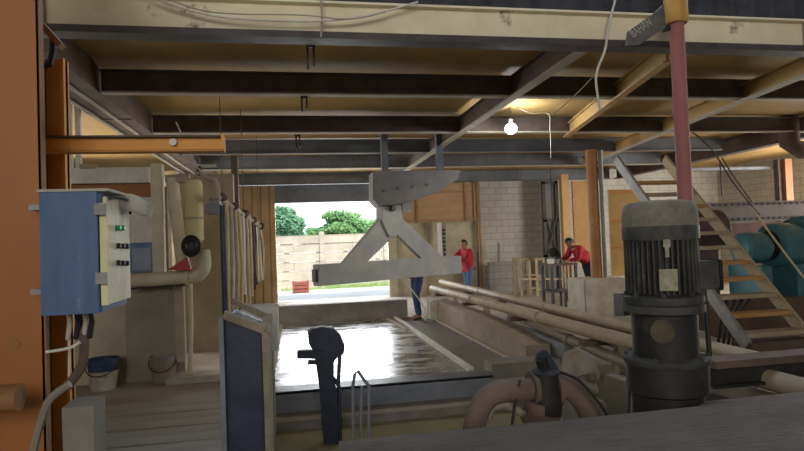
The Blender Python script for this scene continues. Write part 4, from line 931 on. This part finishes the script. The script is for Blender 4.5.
# pipes
def vp(name, pts, r, m_, lab, Y, cat='pipe', seg=14): return MB().tube([at(*q_, Y=Y) for q_ in pts], r, seg).build(name, m_, label=lab, cat=cat)
t = thing('cross_pipe', at(160, 279, Y=7.55), 'thick cream horizontal pipe with elbow on the left wall', 'pipe')
MB().tube([at(128, 281, Y=7.55), at(188, 277, Y=7.55)], .085, 18).build('run', M['creampaint'], t)
MB().tube(wire([(186, 277), (198, 275), (204, 266), (203, 250)], None, Y=7.55), .085, 18).build('elbow', M['creampaint'], t)
MB().tube([at(186, 277, Y=7.55), at(189, 277, Y=7.55)], .115, 18).build('collar', M['yellow'], t)
MB().tube([at(128, 289, Y=7.6), at(186, 285, Y=7.6)], .012, 8).build('lower_rail', M['darksteel'], t)
for px in (140, 172): q_ = at(px, 280, Y=7.55); MB().box((q_.x - .02, 7.5, q_.z - .12), (q_.x + .02, 7.9, q_.z - .08)).build('wall_bracket', M['darksteel'], t)
vp('slanting_pipe', [(172, 178), (178, 230), (183, 268)], .075, M['creampaint'], 'slanting cream pipe between the square duct and the yellow cylinder', 7.6)
vp('crosswise_pipe', [(166, 180), (190, 178)], .06, M['flange'], 'short horizontal pipe capping the slanting cream pipe', 7.6)
t = thing('yellow_cylinder', at(195, 240, Y=7.4), 'pale yellow upright cylinder at the corner of the cream wall', 'cylinder')
a = at(195, 240, Y=7.4); c = at(195, 184, Y=7.4)
MB().lathe([(.08, a.z - .03), (.105, a.z), (.105, c.z), (.09, c.z + .04), (.04, c.z + .07)], (a.x, 7.4, 0), seg=24).build('shell', M['yellow'], t)
MB().lathe([(.11, a.z + .25), (.11, a.z + .28)], (a.x, 7.4, 0), seg=24).build('band', M['flange'], t)
t = thing('arched_pipe', at(210, 200, Y=7.3), 'grey pipe arching over the top of the yellow cylinder down to the pump head', 'pipe')
MB().tube(wire([(196, 178), (199, 173), (207, 178), (214, 180), (217, 188), (218, 203)], None, Y=7.3), .032, 12).build('bend', M['flange'], t)
MB().tube([at(186, 166, Y=7.3), at(216, 166, Y=7.3)], .022, 10).build('cross_bar', M['rope'], t)
MB().tube([at(199, 166, Y=7.3), at(199, 176, Y=7.3)], .03, 10).build('stub', M['rust'], t)
t = thing('small_pump', at(213, 214, Y=7.1), 'small slate blue pump head under the arched pipe', 'pump')
a = at(206, 203, Y=7.15); c = at(222, 214, Y=7.15); MB().box((a.x, 7.05, c.z), (c.x, 7.25, a.z)).build('casing', M['slate'], t, bevel=.02)
MB().tube([at(213, 202, Y=7.15), at(214, 199, Y=7.15)], .05, 14).build('cap', M['slate'], t)
t = thing('hose_reel', at(190, 256, Y=7.2), 'black reel of coiled cable on the cream wall corner', 'reel')
rc = at(191, 246, Y=7.2)
for k in range(3):
    b = MB(); pts = [(rc.x + math.cos(a_) * (.10 - .022 * k), 7.2 - .03 * k, rc.z + math.sin(a_) * (.12 - .025 * k)) for a_ in [2 * PI * i / 20 for i in range(21)]]
    b.tube(pts, .013, 8, cap=False).build('coil', M['black'], t)
MB().box((rc.x - .05, 7.2, rc.z - .07), (rc.x + .05, 7.38, rc.z + .07)).build('hub', M['navy'], t, bevel=.01)
a, c, d_ = at(167, 270, Y=7.4), at(191, 271, Y=7.4), at(187, 257, Y=7.4)
MB().prism([a, c, d_, at(181, 261, Y=7.4)], (0, .12, 0)).build('red_wedge', M['red'], bevel=.006, label='small red wedge-shaped cover resting on the cream cross pipe', cat='cover')
vp('drain_pipe', [(190, 284), (191, 320), (190, 374)], .03, M['creampaint'], 'thin cream drain pipe running down the corner of the cream wall', 7.4)
wb('corner_pillar', 176, 286, 187, 360, 7.86, .12, M['creamwall'], 'stained pillar at the corner of the cream wall behind the drain pipe', 'pillar', .01)
# buckets
def bucket(px, py, r, h, mb_, mr, lab, Yz=0):
    p = at(px, py, Z=0); t = thing('bucket', (p.x, p.y, 0), lab, 'bucket', 'buckets by the cream wall')
    MB().lathe([(r * .82, 0), (r, h * .62), (r * 1.0, h * .64), (r * .96, h * .63), (r * .8, .02)][:3], (p.x, p.y, 0), seg=28).build('shell', mb_, t)
    MB().lathe([(r * 1.0, h * .62), (r * 1.06, h), (r * 1.0, h), (r * .95, h * .66)], (p.x, p.y, 0), seg=28).build('upper_band', mr, t)
    MB().tube([(p.x + math.cos(a_) * r * 1.08, p.y - .02 - abs(math.sin(a_)) * .05 - r * .95 * abs(math.sin(a_)), h * .85 - .12 * abs(math.sin(a_))) for a_ in [PI * i / 12 for i in range(13)]], .007, 6).build('handle', M['darksteel'], t)
bucket(104, 389, .17, .37, M['bucketwhite'], M['mudblue'], 'bucket with dark blue upper band by the wall under the control box')
bucket(164, 381, .155, .32, M['sludge'], M['kerb'], 'slurry-grey bucket with dull rim beside the wall corner')
# manifold with hanging hoses
t = thing('hose_manifold', (-.9, 8.8, 2.2), 'slanting pipe manifold with knotted fittings running back from the pump head', 'pipe')
A0 = at(216, 196, Y=7.2); A1 = at(262, 228, Y=10.6)
MB().tube([A0, A1], .035, 12).build('header', M['flange'], t)
for f_ in (.1, .5, .9): c = A0.lerp(A1, f_); MB().tube([c, (c.x, c.y, 3.72)], .005, 6).build('hanger_rod', M['darksteel'], t)
for k in range(9):
    c = A0.lerp(A1, (k + .5) / 9); b = MB(); bmesh.ops.create_icosphere(b.bm, subdivisions=2, radius=.06, matrix=Matrix.Translation(c + Vector((.02 * (-1) ** k, 0, .02)))); b.rough(.03, 9); b.build('fitting', M['flange' if k % 2 else 'rust'], t)
rnd = random.Random(3)
desc = ['first', 'second', 'third', 'fourth', 'fifth', 'sixth', 'seventh', 'eighth', 'ninth', 'tenth']
for k in range(10):
    c = A0.lerp(A1, .14 + .72 * k / 9); zb2 = .75 + .25 * rnd.random() - (.0 if k < 7 else -.2)
    mm = ['brass', 'bucketwhite', 'pipe', 'brass', 'white', 'pipe', 'brass', 'rust', 'navy', 'rope'][k]
    b = MB(); b.tube([c, c + Vector((.01, 0, -.3)), c + Vector((rnd.uniform(-.03, .03), 0, -.8)), Vector((c.x + rnd.uniform(-.02, .02), c.y, zb2))], .035 if k < 8 else .02, 10)
    b.build('hanging_hose', M[mm], label=desc[k] + ' hose from the camera end of the row hanging under the slanting manifold', cat='hose', group='hoses hanging from the manifold')
wire([(258, 222), (262, 235), (264, 255), (263, 280), (260, 240)], 'pale looped rope hanging at the far end of the manifold', .014, 'rope', 'rope', 'rope', Y=11.2)
wire([(176, 122), (196, 165), (204, 172)], 'thin white cord running from the channel beam down to the arched pipe', .008, 'rope', Y=7.0)
for px, lab, m_ in ((237, 'dark brown post between the manifold and the rear boarded wall', 'rust'),):
    a = at(px, 240, Y=11.5); MB().box((a.x - .06, 11.4, 0), (a.x + .06, 11.55, 3.4)).build('post', M[m_], label=lab, cat='post')
